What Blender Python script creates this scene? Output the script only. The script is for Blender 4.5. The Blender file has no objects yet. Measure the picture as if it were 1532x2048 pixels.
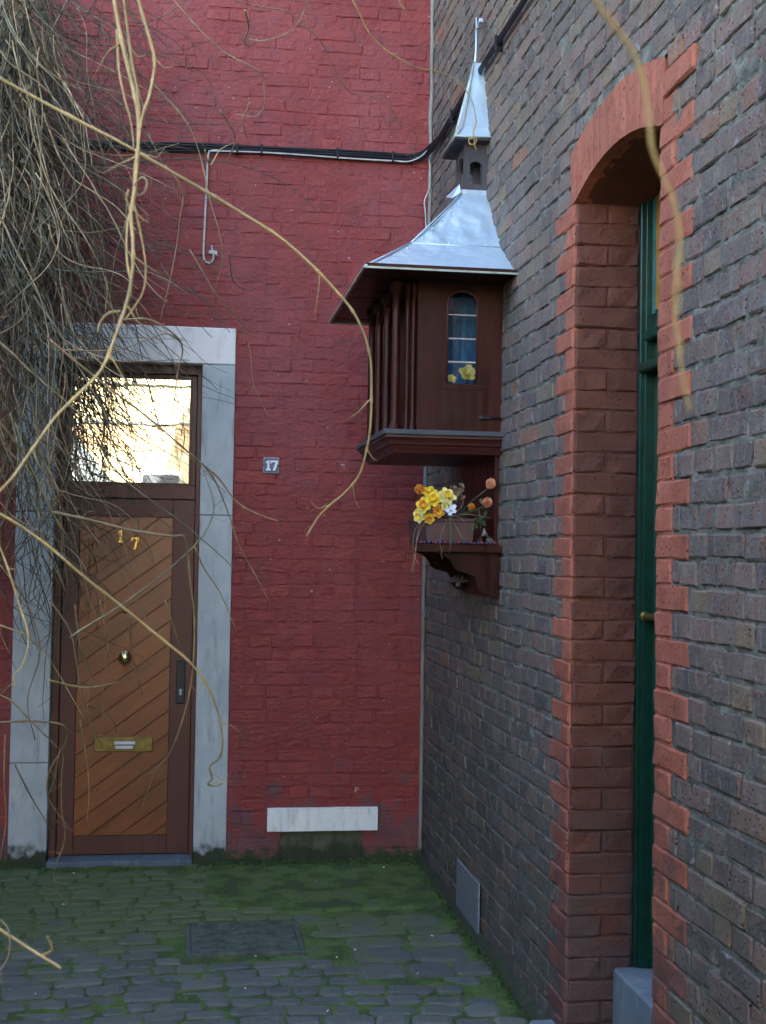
import bpy, math, random
from mathutils import Vector, Matrix, noise
R = math.radians
sc = bpy.context.scene

# ------------------------------------------------------------------ camera
FPX, CXP, CYP = 2660.0, 766.0, 1024.0          # focal length and centre in photograph pixels
YAW, PITCH, ROLL = math.atan2(388, FPX), math.atan2(80, FPX), R(0.92)
CAM = Vector((0, 0, 1.54))
fw = Vector((math.sin(YAW)*math.cos(PITCH), math.cos(YAW)*math.cos(PITCH), math.sin(PITCH)))
r0 = Vector((math.cos(YAW), -math.sin(YAW), 0)); u0 = r0.cross(fw)
rt = r0*math.cos(ROLL) + u0*math.sin(ROLL); up = -r0*math.sin(ROLL) + u0*math.cos(ROLL)
cd = bpy.data.cameras.new('camera'); cam = bpy.data.objects.new('camera', cd)
sc.collection.objects.link(cam); sc.camera = cam
cd.sensor_fit = 'VERTICAL'; cd.sensor_height = 36.0; cd.lens = FPX*36/2048
cd.clip_start = 0.05; cd.clip_end = 500
cam.matrix_world = Matrix(((rt.x, up.x, -fw.x, CAM.x), (rt.y, up.y, -fw.y, CAM.y), (rt.z, up.z, -fw.z, CAM.z), (0, 0, 0, 1)))
cd.dof.use_dof = True; cd.dof.focus_distance = 5.6; cd.dof.aperture_fstop = 15.0

# ------------------------------------------------------------------ sky, sun, exposure
SUN_EL, SUN_AZ = 30.0, 12.0                     # sun stands behind the red house, a little to the right
w = bpy.data.worlds.new('World'); sc.world = w; w.use_nodes = True
nt = w.node_tree; bg = nt.nodes['Background']
sky = nt.nodes.new('ShaderNodeTexSky'); sky.sky_type = 'NISHITA'; sky.sun_disc = False
sky.sun_elevation = R(SUN_EL); sky.sun_rotation = R(SUN_AZ)
sky.dust_density = 3.0; sky.air_density = 1.0; sky.ozone_density = 1.0
nt.links.new(sky.outputs[0], bg.inputs[0]); bg.inputs[1].default_value = 0.15
sd = bpy.data.lights.new('sun', 'SUN'); sd.energy = 4.5; sd.angle = R(0.5); sd.color = (1.0, 0.93, 0.82)
so = bpy.data.objects.new('sun', sd); sc.collection.objects.link(so)
sdir = Vector((math.sin(R(SUN_AZ))*math.cos(R(SUN_EL)), math.cos(R(SUN_AZ))*math.cos(R(SUN_EL)), math.sin(R(SUN_EL))))
so.rotation_euler = sdir.to_track_quat('Z', 'Y').to_euler()
so.location = (0, 20, 20)
vs = sc.view_settings
vs.view_transform = 'Standard'; vs.look = 'None'; vs.gamma = 1.0; vs.use_curve_mapping = False; vs.exposure = 3.4
sc.cycles.use_denoising = True
sc.cycles.max_bounces = 8
sc.cycles.sample_clamp_indirect = 8

# ------------------------------------------------------------------ helpers
COL = sc.collection
ORG = {}
rnd = random.Random(7)

def ray(x, y): return fw + rt*((x-CXP)/FPX) - up*((y-CYP)/FPX)
def at(x, y, d): return CAM + ray(x, y)*d                     # d = depth along the view axis, metres
def project(p):
    v = Vector(p) - CAM; z = v.dot(fw)
    return CXP + FPX*v.dot(rt)/z, CYP - FPX*v.dot(up)/z, z

class MB:
    def __init__(s): s.v = []; s.f = []; s.sm = []
    def add(s, vs_, fs_, smooth=False):
        b = len(s.v); s.v.extend([tuple(q) for q in vs_])
        s.f.extend([tuple(i+b for i in f) for f in fs_]); s.sm.extend([smooth]*len(fs_))
    def box(s, a, b, bev=0.0):
        x0, y0, z0 = (min(a[i], b[i]) for i in range(3)); x1, y1, z1 = (max(a[i], b[i]) for i in range(3))
        if bev <= 0:
            s.add([(x0,y0,z0),(x1,y0,z0),(x1,y1,z0),(x0,y1,z0),(x0,y0,z1),(x1,y0,z1),(x1,y1,z1),(x0,y1,z1)],
                  [(0,3,2,1),(4,5,6,7),(0,1,5,4),(1,2,6,5),(2,3,7,6),(3,0,4,7)])
            return s
        vs_ = []; idx = {}
        for ax in range(3):
            for sx in (0,1):
                for sy in (0,1):
                    for sz in (0,1):
                        p = [x1 if sx else x0, y1 if sy else y0, z1 if sz else z0]
                        for k, sg in ((0,sx),(1,sy),(2,sz)):
                            if k != ax: p[k] += -bev if sg else bev
                        idx[(ax,sx,sy,sz)] = len(vs_); vs_.append(tuple(p))
        F = []
        for ax in range(3):
            for sg in (0,1):
                o = [k for k in range(3) if k != ax]
                q = []
                for a_, b_ in ((0,0),(1,0),(1,1),(0,1)):
                    c = [0,0,0]; c[ax] = sg; c[o[0]] = a_; c[o[1]] = b_; q.append(idx[(ax,*c)])
                F.append(q)
        for ax in range(3):
            o = [k for k in range(3) if k != ax]
            for a_ in (0,1):
                for b_ in (0,1):
                    c0 = [0,0,0]; c1 = [0,0,0]; c0[o[0]] = c1[o[0]] = a_; c0[o[1]] = c1[o[1]] = b_; c1[ax] = 1
                    F.append((idx[(o[0],*c0)], idx[(o[1],*c0)], idx[(o[1],*c1)], idx[(o[0],*c1)]))
        for sx in (0,1):
            for sy in (0,1):
                for sz in (0,1): F.append(tuple(idx[(k,sx,sy,sz)] for k in range(3)))
        s.add(vs_, F); return s
    def tube(s, pts, r, n=6, cap=True):
        pts = [Vector(p) for p in pts]; m = len(pts)
        if not hasattr(r, '__len__'): r = [r]*m
        t = (pts[1]-pts[0]).normalized()
        a = t.orthogonal().normalized(); vs_ = []
        for i, p in enumerate(pts):
            t = (pts[min(i+1, m-1)] - pts[max(i-1, 0)])
            if t.length < 1e-9: t = Vector((0,0,1))
            t.normalize()
            a = (a - t*a.dot(t)); a = a.normalized() if a.length > 1e-6 else t.orthogonal().normalized()
            b = t.cross(a)
            for k in range(n):
                an = 2*math.pi*k/n
                vs_.append(p + (a*math.cos(an) + b*math.sin(an))*r[i])
        fs_ = [(i*n+k, i*n+(k+1)%n, (i+1)*n+(k+1)%n, (i+1)*n+k) for i in range(m-1) for k in range(n)]
        if cap: fs_ += [tuple(range(n))[::-1], tuple((m-1)*n+k for k in range(n))]
        s.add(vs_, fs_, True); return s
    def lathe(s, c, ax, prof, n=20, smooth=True):
        ax = Vector(ax).normalized(); a = ax.orthogonal().normalized(); b = ax.cross(a); c = Vector(c)
        vs_ = [c + ax*h + (a*math.cos(2*math.pi*k/n) + b*math.sin(2*math.pi*k/n))*r for h, r in prof for k in range(n)]
        m = len(prof)
        fs_ = [(i*n+k, i*n+(k+1)%n, (i+1)*n+(k+1)%n, (i+1)*n+k) for i in range(m-1) for k in range(n)]
        fs_ += [tuple(range(n))[::-1], tuple((m-1)*n+k for k in range(n))]
        s.add(vs_, fs_, smooth); return s
    def prism(s, poly, o, U, V, N, th):
        """poly: 2-D outline in (U,V) from origin o; extruded by th along N"""
        o, U, V, N = Vector(o), Vector(U), Vector(V), Vector(N)
        n = len(poly)
        vs_ = [o+U*a+V*b for a, b in poly] + [o+U*a+V*b+N*th for a, b in poly]
        fs_ = [tuple(range(n))[::-1], tuple(range(n, 2*n))] + [(i, (i+1)%n, n+(i+1)%n, n+i) for i in range(n)]
        s.add(vs_, fs_); return s
    def grid(s, P, nu, nv, smooth=True, flip=False):
        """P(i,j) -> point; i in 0..nu, j in 0..nv"""
        vs_ = [P(i, j) for j in range(nv+1) for i in range(nu+1)]
        k = nu+1
        fs_ = [(j*k+i, j*k+i+1, (j+1)*k+i+1, (j+1)*k+i) for j in range(nv) for i in range(nu)]
        if flip: fs_ = [f[::-1] for f in fs_]
        s.add(vs_, fs_, smooth); return s
    def mesh(s, name, mat, org=Vector()):
        me = bpy.data.meshes.new(name)
        me.from_pydata([(v[0]-org[0], v[1]-org[1], v[2]-org[2]) for v in s.v], [], s.f)
        me.polygons.foreach_set('use_smooth', s.sm)
        me.materials.append(mat); me.update(); return me
    def build(s, name, mat, parent=None, org=None):
        if parent is not None: org = ORG[parent.name]
        org = Vector(org) if org is not None else Vector()
        o = bpy.data.objects.new(name, s.mesh(name, mat, org)); COL.objects.link(o)
        if parent is not None: o.parent = parent
        else: o.location = org
        ORG[o.name] = org
        return o

def tag(o, label, cat, group=None, kind=None):
    if label: o['label'] = label
    if cat: o['category'] = cat
    if group: o['group'] = group
    if kind: o['kind'] = kind
    return o
def thing(name, loc, label, cat, group=None):
    o = bpy.data.objects.new(name, None); COL.objects.link(o); o.location = loc; o.empty_display_size = 0.1
    ORG[o.name] = Vector(loc); return tag(o, label, cat, group)
def inst(name, me, parent, loc, rz=0.0, rot=None):
    o = bpy.data.objects.new(name, me); COL.objects.link(o); o.parent = parent
    o.location = Vector(loc) - ORG[parent.name]; o.rotation_euler = rot if rot else (0, 0, rz)
    return o
def spline(P, n=6):
    """Catmull-Rom through points"""
    P = [Vector(p) for p in P]; out = []
    Q = [P[0]*2-P[1]] + P + [P[-1]*2-P[-2]]
    for i in range(1, len(Q)-2):
        a, b, c, d = Q[i-1:i+3]
        for k in range(n):
            t = k/n
            out.append(0.5*((2*b) + (c-a)*t + (2*a-5*b+4*c-d)*t*t + (3*b-a-3*c+d)*t**3))
    out.append(P[-1]); return out
def nz(p, s, seed=0.0): return noise.noise(Vector((p[0]*s+seed, p[1]*s-seed*0.7, p[2]*s+seed*1.3)))

# ------------------------------------------------------------------ materials
class NT:
    def __init__(s, name):
        s.m = bpy.data.materials.new(name); s.m.use_nodes = True; s.t = s.m.node_tree
        s.b = s.t.nodes['Principled BSDF']; s.geo = s.n('ShaderNodeNewGeometry')
    def n(s, t, **k):
        q = s.t.nodes.new(t)
        for a, v in k.items(): setattr(q, a, v)
        return q
    def l(s, a, b): s.t.links.new(a, b)
    def pos(s, scale=(1,1,1)):
        q = s.n('ShaderNodeVectorMath', operation='MULTIPLY'); s.l(s.geo.outputs['Position'], q.inputs[0]); q.inputs[1].default_value = scale
        return q.outputs[0]
    def noise(s, scale, detail=4, vec=None, rough=0.55, dist=0.0):
        q = s.n('ShaderNodeTexNoise'); q.inputs['Scale'].default_value = scale; q.inputs['Detail'].default_value = detail
        q.inputs['Roughness'].default_value = rough; q.inputs['Distortion'].default_value = dist
        s.l(vec if vec else s.pos(), q.inputs['Vector']); return q.outputs['Fac']
    def vor(s, scale, vec=None):
        q = s.n('ShaderNodeTexVoronoi'); q.inputs['Scale'].default_value = scale
        s.l(vec if vec else s.pos(), q.inputs['Vector']); return q.outputs['Distance']
    def ramp(s, fac, stops, interp='LINEAR'):
        q = s.n('ShaderNodeValToRGB'); q.color_ramp.interpolation = interp
        e = q.color_ramp.elements
        while len(e) > 1: e.remove(e[-1])
        for i, (p, c) in enumerate(stops):
            if not hasattr(c, '__len__'): c = (c, c, c)
            x = e[0] if i == 0 else e.new(p)
            x.position = p; x.color = (*c[:3], 1)
        s.l(fac, q.inputs[0]); return q.outputs[0]
    def mix(s, fac, a, b, mode='MIX'):
        q = s.n('ShaderNodeMix', data_type='RGBA', blend_type=mode)
        for sock, v in ((q.inputs[0], fac), (q.inputs[6], a), (q.inputs[7], b)):
            if isinstance(v, (int, float)): sock.default_value = v
            elif isinstance(v, tuple): sock.default_value = (*v[:3], 1)
            else: s.l(v, sock)
        return q.outputs[2]
    def math(s, op, a, b=0.0, clamp=False):
        q = s.n('ShaderNodeMath', operation=op, use_clamp=clamp)
        for sock, v in ((q.inputs[0], a), (q.inputs[1], b)):
            if isinstance(v, (int, float)): sock.default_value = v
            else: s.l(v, sock)
        return q.outputs[0]
    def rand(s):
        oi = s.n('ShaderNodeObjectInfo')
        return s.math('FRACT', s.math('ADD', s.geo.outputs['Random Per Island'], oi.outputs['Random']))
    def z(s):
        q = s.n('ShaderNodeSeparateXYZ'); s.l(s.geo.outputs['Position'], q.inputs[0]); return q.outputs
    def fin(s, col, rough=0.8, bump=None, bstr=0.3, bdist=0.004, metal=0.0, spec=0.5):
        if isinstance(col, tuple): s.b.inputs['Base Color'].default_value = (*col, 1)
        else: s.l(col, s.b.inputs['Base Color'])
        if isinstance(rough, (int, float)): s.b.inputs['Roughness'].default_value = rough
        else: s.l(rough, s.b.inputs['Roughness'])
        s.b.inputs['Metallic'].default_value = metal
        s.b.inputs['Specular IOR Level'].default_value = spec
        if bump is not None:
            q = s.n('ShaderNodeBump'); q.inputs['Strength'].default_value = bstr; q.inputs['Distance'].default_value = bdist
            s.l(bump, q.inputs['Height']); s.l(q.outputs[0], s.b.inputs['Normal'])
        return s.m

M = {}
def m_red():
    k = NT('red_paint'); r = k.rand(); n1 = k.noise(9, 5); n2 = k.noise(60, 4); n3 = k.noise(26, 3)
    base = k.ramp(r, [(0, (0.230,0.037,0.034)), (0.5, (0.255,0.042,0.038)), (1, (0.285,0.049,0.043))])
    worn = k.ramp(k.math('ADD', k.math('MULTIPLY', n1, 0.6), k.math('MULTIPLY', n3, 0.4)), [(0.50, 0), (0.66, 1)])
    col = k.mix(k.math('MULTIPLY', worn, 0.55), base, (0.155,0.046,0.050))
    col = k.mix(k.ramp(n2, [(0.62, 0), (0.72, 0.35)]), col, (0.33,0.07,0.075))
    fade = k.ramp(k.noise(1.5, 5, k.pos((1,1,0.55)), 0.6), [(0.48, 0), (0.70, 0.5)])
    col = k.mix(fade, col, (0.30,0.085,0.090))
    drip = k.ramp(k.noise(1, 4, k.pos((26,26,1.3))), [(0.60, 0), (0.76, 0.45)])
    col = k.mix(drip, col, (0.14,0.034,0.038))
    # flakes of missing paint and dirt near the ground
    fl = k.ramp(k.noise(16, 2, dist=0.4), [(0.76, 0), (0.785, 1)])
    col = k.mix(k.math('MULTIPLY', fl, 0.6), col, (0.42,0.37,0.38))
    zc = k.z()[2]
    low = k.math('SUBTRACT', k.math('MULTIPLY', k.noise(9, 5), 1.0), k.math('MULTIPLY', zc, 0.75))
    col = k.mix(k.ramp(low, [(0.28, 0), (0.40, 0.55)]), col, (0.10,0.075,0.085))
    col = k.mix(k.ramp(k.math('SUBTRACT', k.noise(20, 4), k.math('MULTIPLY', zc, 5.0)), [(0.12, 0), (0.34, 1)]), col, (0.035,0.055,0.018))
    sp = k.ramp(k.vor(14, k.pos((1,1,2.2))), [(0.045, 1), (0.060, 0)]); sm = k.ramp(k.noise(3.1, 2), [(0.50, 0), (0.54, 1)])
    col = k.mix(k.math('MULTIPLY', sp, sm), col, (0.62,0.58,0.56))
    hz = k.noise(1, 5, k.pos((16,16,48)), 0.6, 0.5)
    return k.fin(col, 0.62, k.math('ADD', k.math('ADD', n2, k.math('MULTIPLY', n3, 1.4)), k.math('MULTIPLY', hz, 2.0)), 0.6, 0.006, spec=0.35)
def m_darkbrick():
    k = NT('dark_brick'); r = k.rand(); n1 = k.noise(14, 5); n2 = k.noise(75, 4); st = k.noise(1, 4, k.pos((60,60,9)))
    base = k.ramp(r, [(0, (0.100,0.084,0.078)), (0.20, (0.190,0.138,0.112)), (0.38, (0.135,0.112,0.102)), (0.55, (0.215,0.135,0.108)),
                      (0.72, (0.150,0.124,0.104)), (0.84, (0.215,0.160,0.095)), (0.945, (0.23,0.130,0.088)), (0.988, (0.34,0.135,0.062))], 'CONSTANT')
    col = k.mix(k.ramp(n1, [(0.38, 0), (0.66, 0.7)]), base, (0.205,0.162,0.125))
    col = k.mix(k.ramp(k.noise(24, 5, rough=0.7), [(0.50, 0), (0.66, 0.7)]), col, (0.25,0.120,0.088))
    col = k.mix(k.ramp(st, [(0.54, 0), (0.74, 0.5)]), col, (0.28,0.285,0.275))
    zc = k.z()[2]
    soot = k.ramp(k.noise(1.7, 5, k.pos((1,1,0.6)), 0.6), [(0.44, 0), (0.68, 0.5)])
    col = k.mix(soot, col, (0.092,0.078,0.070))
    alg = k.math('SUBTRACT', k.noise(3.0, 5), k.math('MULTIPLY', zc, 0.42))
    col = k.mix(k.ramp(alg, [(-0.05, 0), (0.42, 0.5)]), col, (0.060,0.078,0.070))
    pit = k.ramp(k.vor(80), [(0.14, 1), (0.26, 0)]); pm = k.ramp(k.noise(24, 3), [(0.45, 0), (0.56, 1)])
    pits = k.math('MULTIPLY', pit, pm)
    col = k.mix(pits, col, (0.018,0.016,0.018))
    col = k.mix(k.ramp(k.noise(34, 5, dist=0.8), [(0.62, 0), (0.70, 0.55)]), col, (0.31,0.315,0.285))
    h = k.math('SUBTRACT', k.math('ADD', n2, n1), k.math('MULTIPLY', pits, 1.2))
    return k.fin(col, 0.85, h, 0.8, 0.006, spec=0.25)
def m_mortar():
    k = NT('grey_mortar'); n1 = k.noise(18, 5); n2 = k.noise(90, 4)
    col = k.ramp(n1, [(0.32, (0.085,0.082,0.065)), (0.52, (0.170,0.168,0.135)), (0.72, (0.30,0.30,0.245))])
    col = k.mix(k.ramp(n2, [(0.56, 0), (0.68, 0.7)]), col, (0.045,0.045,0.045))
    alg = k.math('SUBTRACT', k.noise(3.0, 5), k.math('MULTIPLY', k.z()[2], 0.42))
    col = k.mix(k.ramp(alg, [(-0.10, 0), (0.40, 0.6)]), col, (0.085,0.105,0.095))
    return k.fin(col, 0.9, k.math('ADD', n2, n1), 0.9, 0.006, spec=0.2)
def m_orange(name, c1, c2, pitty=1.0):
    k = NT(name); r = k.rand(); n1 = k.noise(13, 5); n2 = k.noise(70, 4)
    col = k.mix(k.ramp(n1, [(0.35, 0), (0.68, 1)]), c1, c2)
    col = k.mix(k.math('MULTIPLY', r, 0.25), col, tuple(x*0.72 for x in c1))
    pit = k.ramp(k.vor(58), [(0.13, 1), (0.22, 0)]); pm = k.ramp(k.noise(20, 3), [(0.47, 0), (0.55, 1)])
    pits = k.math('MULTIPLY', k.math('MULTIPLY', pit, pm), pitty)
    col = k.mix(pits, col, (0.03,0.018,0.016))
    col = k.mix(k.ramp(k.noise(38, 5, dist=0.6), [(0.56, 0), (0.68, 0.55)]), col, tuple(x*0.45 for x in c1))
    col = k.mix(k.ramp(k.noise(2.6, 4), [(0.46, 0), (0.68, 0.5)]), col, (c1[0]*.62, c1[1]*.75, c1[2]*.85))
    zc = k.z()[2]
    low = k.math('SUBTRACT', k.noise(9, 4), k.math('MULTIPLY', zc, 0.55))
    col = k.mix(k.ramp(low, [(-0.05, 0), (0.35, 0.75)]), col, (0.085,0.062,0.062))
    fl = k.ramp(k.noise(24, 2, dist=0.5), [(0.775, 0), (0.79, 1)])
    col = k.mix(k.math('MULTIPLY', fl, 0.8), col, (0.55,0.52,0.52))
    h = k.math('SUBTRACT', k.math('ADD', n2, n1), k.math('MULTIPLY', pits, 1.3))
    return k.fin(col, 0.7, h, 0.6, 0.006, spec=0.3)
def m_stone(name, c1, c2, c3=None, moss=False, rough=0.75):
    k = NT(name); n1 = k.noise(6, 6); n2 = k.noise(45, 5); st = k.noise(1, 5, k.pos((30,30,6)))
    col = k.mix(k.ramp(n1, [(0.35, 0), (0.68, 1)]), c1, c2)
    col = k.mix(k.ramp(n2, [(0.60, 0), (0.75, 0.3)]), col, tuple(x*0.55 for x in c1))
    if c3: col = k.mix(k.ramp(st, [(0.54, 0), (0.72, 0.75)]), col, c3)
    if moss:
        zc = k.z()[2]
        col = k.mix(k.ramp(k.math('SUBTRACT', k.noise(18, 4), k.math('MULTIPLY', zc, 4.5)), [(0.0, 0), (0.25, 1)]), col, (0.04,0.05,0.028))
    return k.fin(col, rough, k.math('ADD', n2, n1), 0.4, 0.004, spec=0.3)
def m_wood(name, c1, c2, axis=(40,40,2.2), rough=0.4, spec=0.5, rot=0.0, scuff=None):
    k = NT(name)
    if rot:
        q = k.n('ShaderNodeVectorRotate', rotation_type='Y_AXIS'); k.l(k.geo.outputs['Position'], q.inputs['Vector']); q.inputs['Angle'].default_value = rot
        q2 = k.n('ShaderNodeVectorMath', operation='MULTIPLY'); k.l(q.outputs[0], q2.inputs[0]); q2.inputs[1].default_value = axis; vec = q2.outputs[0]
    else: vec = k.pos(axis)
    n1 = k.noise(1, 6, vec, 0.6, 0.6); n2 = k.noise(3.0, 3)
    r = k.rand()
    col = k.mix(k.ramp(n1, [(0.32, 0), (0.70, 1)]), c1, c2)
    col = k.mix(k.ramp(n2, [(0.45, 0), (0.75, 0.55)]), col, tuple(x*0.5 for x in c1))
    col = k.mix(k.math('MULTIPLY', r, 0.25), col, tuple(x*1.35 for x in c2))
    if scuff:
        col = k.mix(k.math('MULTIPLY', k.ramp(k.noise(7, 5), [(0.54, 0), (0.68, 0.7)]), k.ramp(n1, [(0.35, 0), (0.62, 1)])), col, scuff)
    return k.fin(col, k.ramp(n1, [(0.3, rough), (0.7, min(1, rough+0.22))]), n1, 0.25, 0.002, spec=spec)
def m_plain(name, c, rough=0.6, metal=0.0, var=0.25, scale=25, spec=0.5, bump=0.1):
    k = NT(name); n = k.noise(scale, 4)
    col = k.mix(k.ramp(n, [(0.3, 0), (0.7, 1)]), tuple(x*(1-var) for x in c), tuple(min(1, x*(1+var)) for x in c))
    return k.fin(col, rough, n, bump, 0.002, metal, spec)
def m_zinc():
    k = NT('zinc_sheet'); n = k.noise(5, 3); n2 = k.noise(38, 5)
    col = k.mix(k.ramp(n, [(0.3, 0), (0.7, 1)]), (0.50,0.62,0.70), (0.62,0.73,0.79))
    col = k.mix(k.ramp(n2, [(0.6, 0), (0.78, 0.35)]), col, (0.40,0.43,0.46))
    return k.fin(col, k.ramp(n2, [(0.3, 0.30), (0.7, 0.44)]), k.math('ADD', n, k.math('MULTIPLY', n2, 0.06)), 0.5, 0.04, metal=0.45)
def m_cobble():
    k = NT('bluestone_cobble'); r = k.rand(); n1 = k.noise(20, 5); n2 = k.noise(80, 4)
    base = k.ramp(r, [(0, (0.080,0.095,0.082)), (0.4, (0.112,0.128,0.108)), (0.75, (0.098,0.108,0.090)), (1, (0.145,0.158,0.132))])
    col = k.mix(k.ramp(n1, [(0.4, 0), (0.7, 0.6)]), base, (0.145,0.165,0.150))
    ps = k.z(); far = k.math('MULTIPLY', k.math('SUBTRACT', ps[1], 5.2), 0.30)
    mo = k.math('ADD', k.math('ADD', k.math('MULTIPLY', k.noise(5.0, 5), 0.75), k.math('MULTIPLY', k.noise(30, 4), 0.25)), far)
    col = k.mix(k.ramp(mo, [(0.44, 0), (0.60, 0.9)]), col, k.mix(k.noise(40, 3), (0.072,0.108,0.045), (0.145,0.185,0.078)))
    return k.fin(col, k.ramp(n1, [(0.3, 0.55), (0.7, 0.8)]), k.math('ADD', n2, k.math('MULTIPLY', n1, 1.5)), 0.7, 0.005, spec=0.4)
def m_bed():
    k = NT('mossy_bed'); n1 = k.noise(7, 5); n2 = k.noise(50, 5)
    col = k.ramp(n1, [(0.28, (0.075,0.088,0.066)), (0.42, (0.066,0.106,0.034)), (0.56, (0.110,0.165,0.048)), (0.72, (0.120,0.135,0.098))])
    col = k.mix(k.ramp(n2, [(0.55, 0), (0.72, 0.6)]), col, (0.018,0.018,0.014))
    return k.fin(col, 0.95, k.math('ADD', n2, n1), 0.9, 0.008, spec=0.15)
def m_glass():
    k = NT('coated_glass'); nt_ = k.t
    d = k.n('ShaderNodeBsdfPrincipled'); d.inputs['Base Color'].default_value = (0.02,0.025,0.03,1); d.inputs['Roughness'].default_value = 0.2
    g = k.n('ShaderNodeBsdfGlossy'); g.inputs['Roughness'].default_value = 0.0; g.inputs['Color'].default_value = (0.95,0.95,0.92,1)
    mx = k.n('ShaderNodeMixShader'); mx.inputs[0].default_value = 0.62
    bp = k.n('ShaderNodeBump'); bp.inputs['Strength'].default_value = 0.02; bp.inputs['Distance'].default_value = 0.01
    k.l(k.noise(5, 2), bp.inputs['Height']); k.l(bp.outputs[0], g.inputs['Normal'])
    k.l(d.outputs[0], mx.inputs[1]); k.l(g.outputs[0], mx.inputs[2])
    k.l(mx.outputs[0], nt_.nodes['Material Output'].inputs['Surface']); return k.m
def m_clear():
    k = NT('clear_glass')
    t = k.n('ShaderNodeBsdfTransparent'); t.inputs[0].default_value = (0.93,0.96,0.97,1)
    g = k.n('ShaderNodeBsdfGlossy'); g.inputs['Roughness'].default_value = 0.02
    f = k.n('ShaderNodeFresnel'); f.inputs[0].default_value = 1.5
    mx = k.n('ShaderNodeMixShader'); k.l(f.outputs[0], mx.inputs[0]); k.l(t.outputs[0], mx.inputs[1]); k.l(g.outputs[0], mx.inputs[2])
    k.l(mx.outputs[0], k.t.nodes['Material Output'].inputs['Surface']); return k.m
def m_vine(name, c1, c2):
    k = NT(name); n1 = k.noise(60, 4); n2 = k.noise(5, 3); r = k.rand()
    col = k.mix(k.ramp(n1, [(0.35, 0), (0.68, 1)]), c1, c2)
    col = k.mix(k.math('MULTIPLY', k.ramp(n2, [(0.42, 0), (0.62, 1)]), 0.65), col, (c1[0]*.42, c1[1]*.50, c1[2]*.62))
    col = k.mix(k.ramp(k.noise(170, 3), [(0.62, 0), (0.70, 0.7)]), col, tuple(x*0.3 for x in c1))
    col = k.mix(k.math('MULTIPLY', r, 0.35), col, tuple(x*0.45 for x in c1))
    return k.fin(col, 0.6, n1, 0.3, 0.001, spec=0.4)

M['red'] = m_red(); M['dark'] = m_darkbrick(); M['mortar'] = m_mortar()
M['orange'] = m_orange('orange_paint', (0.37,0.110,0.064), (0.47,0.160,0.096))
M['reveal'] = m_orange('brown_red_paint', (0.120,0.042,0.029), (0.175,0.064,0.043), 0.6)
M['bluestone'] = m_stone('pale_bluestone', (0.38,0.43,0.45), (0.50,0.54,0.55), (0.27,0.285,0.285), moss=True)
M['lintel'] = m_stone('whitewashed_stone', (0.80,0.76,0.73), (0.86,0.83,0.80), (0.62,0.58,0.54))
M['whitelintel'] = m_stone('white_painted_stone', (0.80,0.83,0.80), (0.88,0.89,0.86), (0.52,0.51,0.42))
M['threshold'] = m_stone('grey_bluestone', (0.15,0.185,0.205), (0.22,0.255,0.275), (0.30,0.335,0.35))
M['sill'] = m_stone('dark_bluestone', (0.085,0.11,0.145), (0.14,0.17,0.20), (0.22,0.25,0.27))
M['concrete'] = m_stone('dark_concrete', (0.10,0.11,0.09), (0.15,0.15,0.12), (0.06,0.055,0.05), moss=True)
M['fillet'] = m_stone('corner_mortar', (0.20,0.19,0.165), (0.31,0.29,0.25), None, moss=True)
M['door'] = m_wood('varnished_oak', (0.165,0.043,0.009), (0.29,0.080,0.016), (2.5,40,40), 0.28, 0.6, math.atan(0.74))
M['doorframe'] = m_wood('dark_oak_frame', (0.070,0.019,0.012), (0.115,0.034,0.019), (38,38,2.0), 0.4)
M['shrine'] = m_wood('aged_mahogany', (0.012,0.0022,0.0016), (0.055,0.0088,0.0040), (45,45,3), 0.30, 0.22, scuff=(0.030,0.020,0.018))
M['shrinered'] = m_wood('red_mahogany', (0.045,0.009,0.008), (0.085,0.016,0.012), (45,3,45), 0.35, 0.5)
M['shrinegrey'] = m_wood('weathered_board', (0.040,0.042,0.050), (0.085,0.088,0.098), (4,45,45), 0.5)
M['lanternwood'] = m_wood('grey_purple_wood', (0.045,0.036,0.042), (0.085,0.066,0.074), (45,45,4), 0.6)
M['zinc'] = m_zinc()
M['zincedge'] = m_plain('zinc_edge', (0.38,0.42,0.34), 0.5, 0.5)
M['cobble'] = m_cobble(); M['bed'] = m_bed()
M['glass'] = m_glass(); M['clear'] = m_clear()
M['green'] = m_plain('green_gloss_paint', (0.008,0.075,0.036), 0.3, var=0.2, scale=14)
M['greendark'] = m_plain('dark_green_paint', (0.007,0.045,0.028), 0.32, var=0.3, scale=20)
M['teal'] = m_plain('teal_trim', (0.04,0.20,0.19), 0.35)
M['amber'] = m_plain('amber_glass', (0.42,0.20,0.035), 0.2)
M['brass'] = m_plain('brass', (0.62,0.50,0.24), 0.16, 1.0, 0.12)
M['oldbrass'] = m_plain('tarnished_brass', (0.24,0.17,0.055), 0.42, 0.8, 0.3)
M['goldnum'] = m_plain('gold_numeral', (0.85,0.58,0.10), 0.3, 0.55, 0.1)
M['iron'] = m_plain('black_iron', (0.022,0.022,0.024), 0.45, 0.3)
M['castiron'] = m_plain('mossy_cast_iron', (0.075,0.095,0.072), 0.85, 0.0, 0.5, 22)
M['paper'] = m_plain('paper_strip', (0.62,0.64,0.74), 0.6, var=0.05)
M['enamelblue'] = m_plain('blue_enamel', (0.022,0.040,0.17), 0.2, var=0.3)
M['enamelwhite'] = m_plain('white_enamel', (0.72,0.76,0.82), 0.25, var=0.06)
M['enamelrim'] = m_plain('worn_enamel_rim', (0.28,0.29,0.31), 0.4, var=0.4, scale=90)
M['cableblack'] = m_plain('black_cable', (0.010,0.010,0.013), 0.55, spec=0.3)
M['cablewhite'] = m_plain('grey_white_cable', (0.45,0.42,0.40), 0.5)
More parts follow.
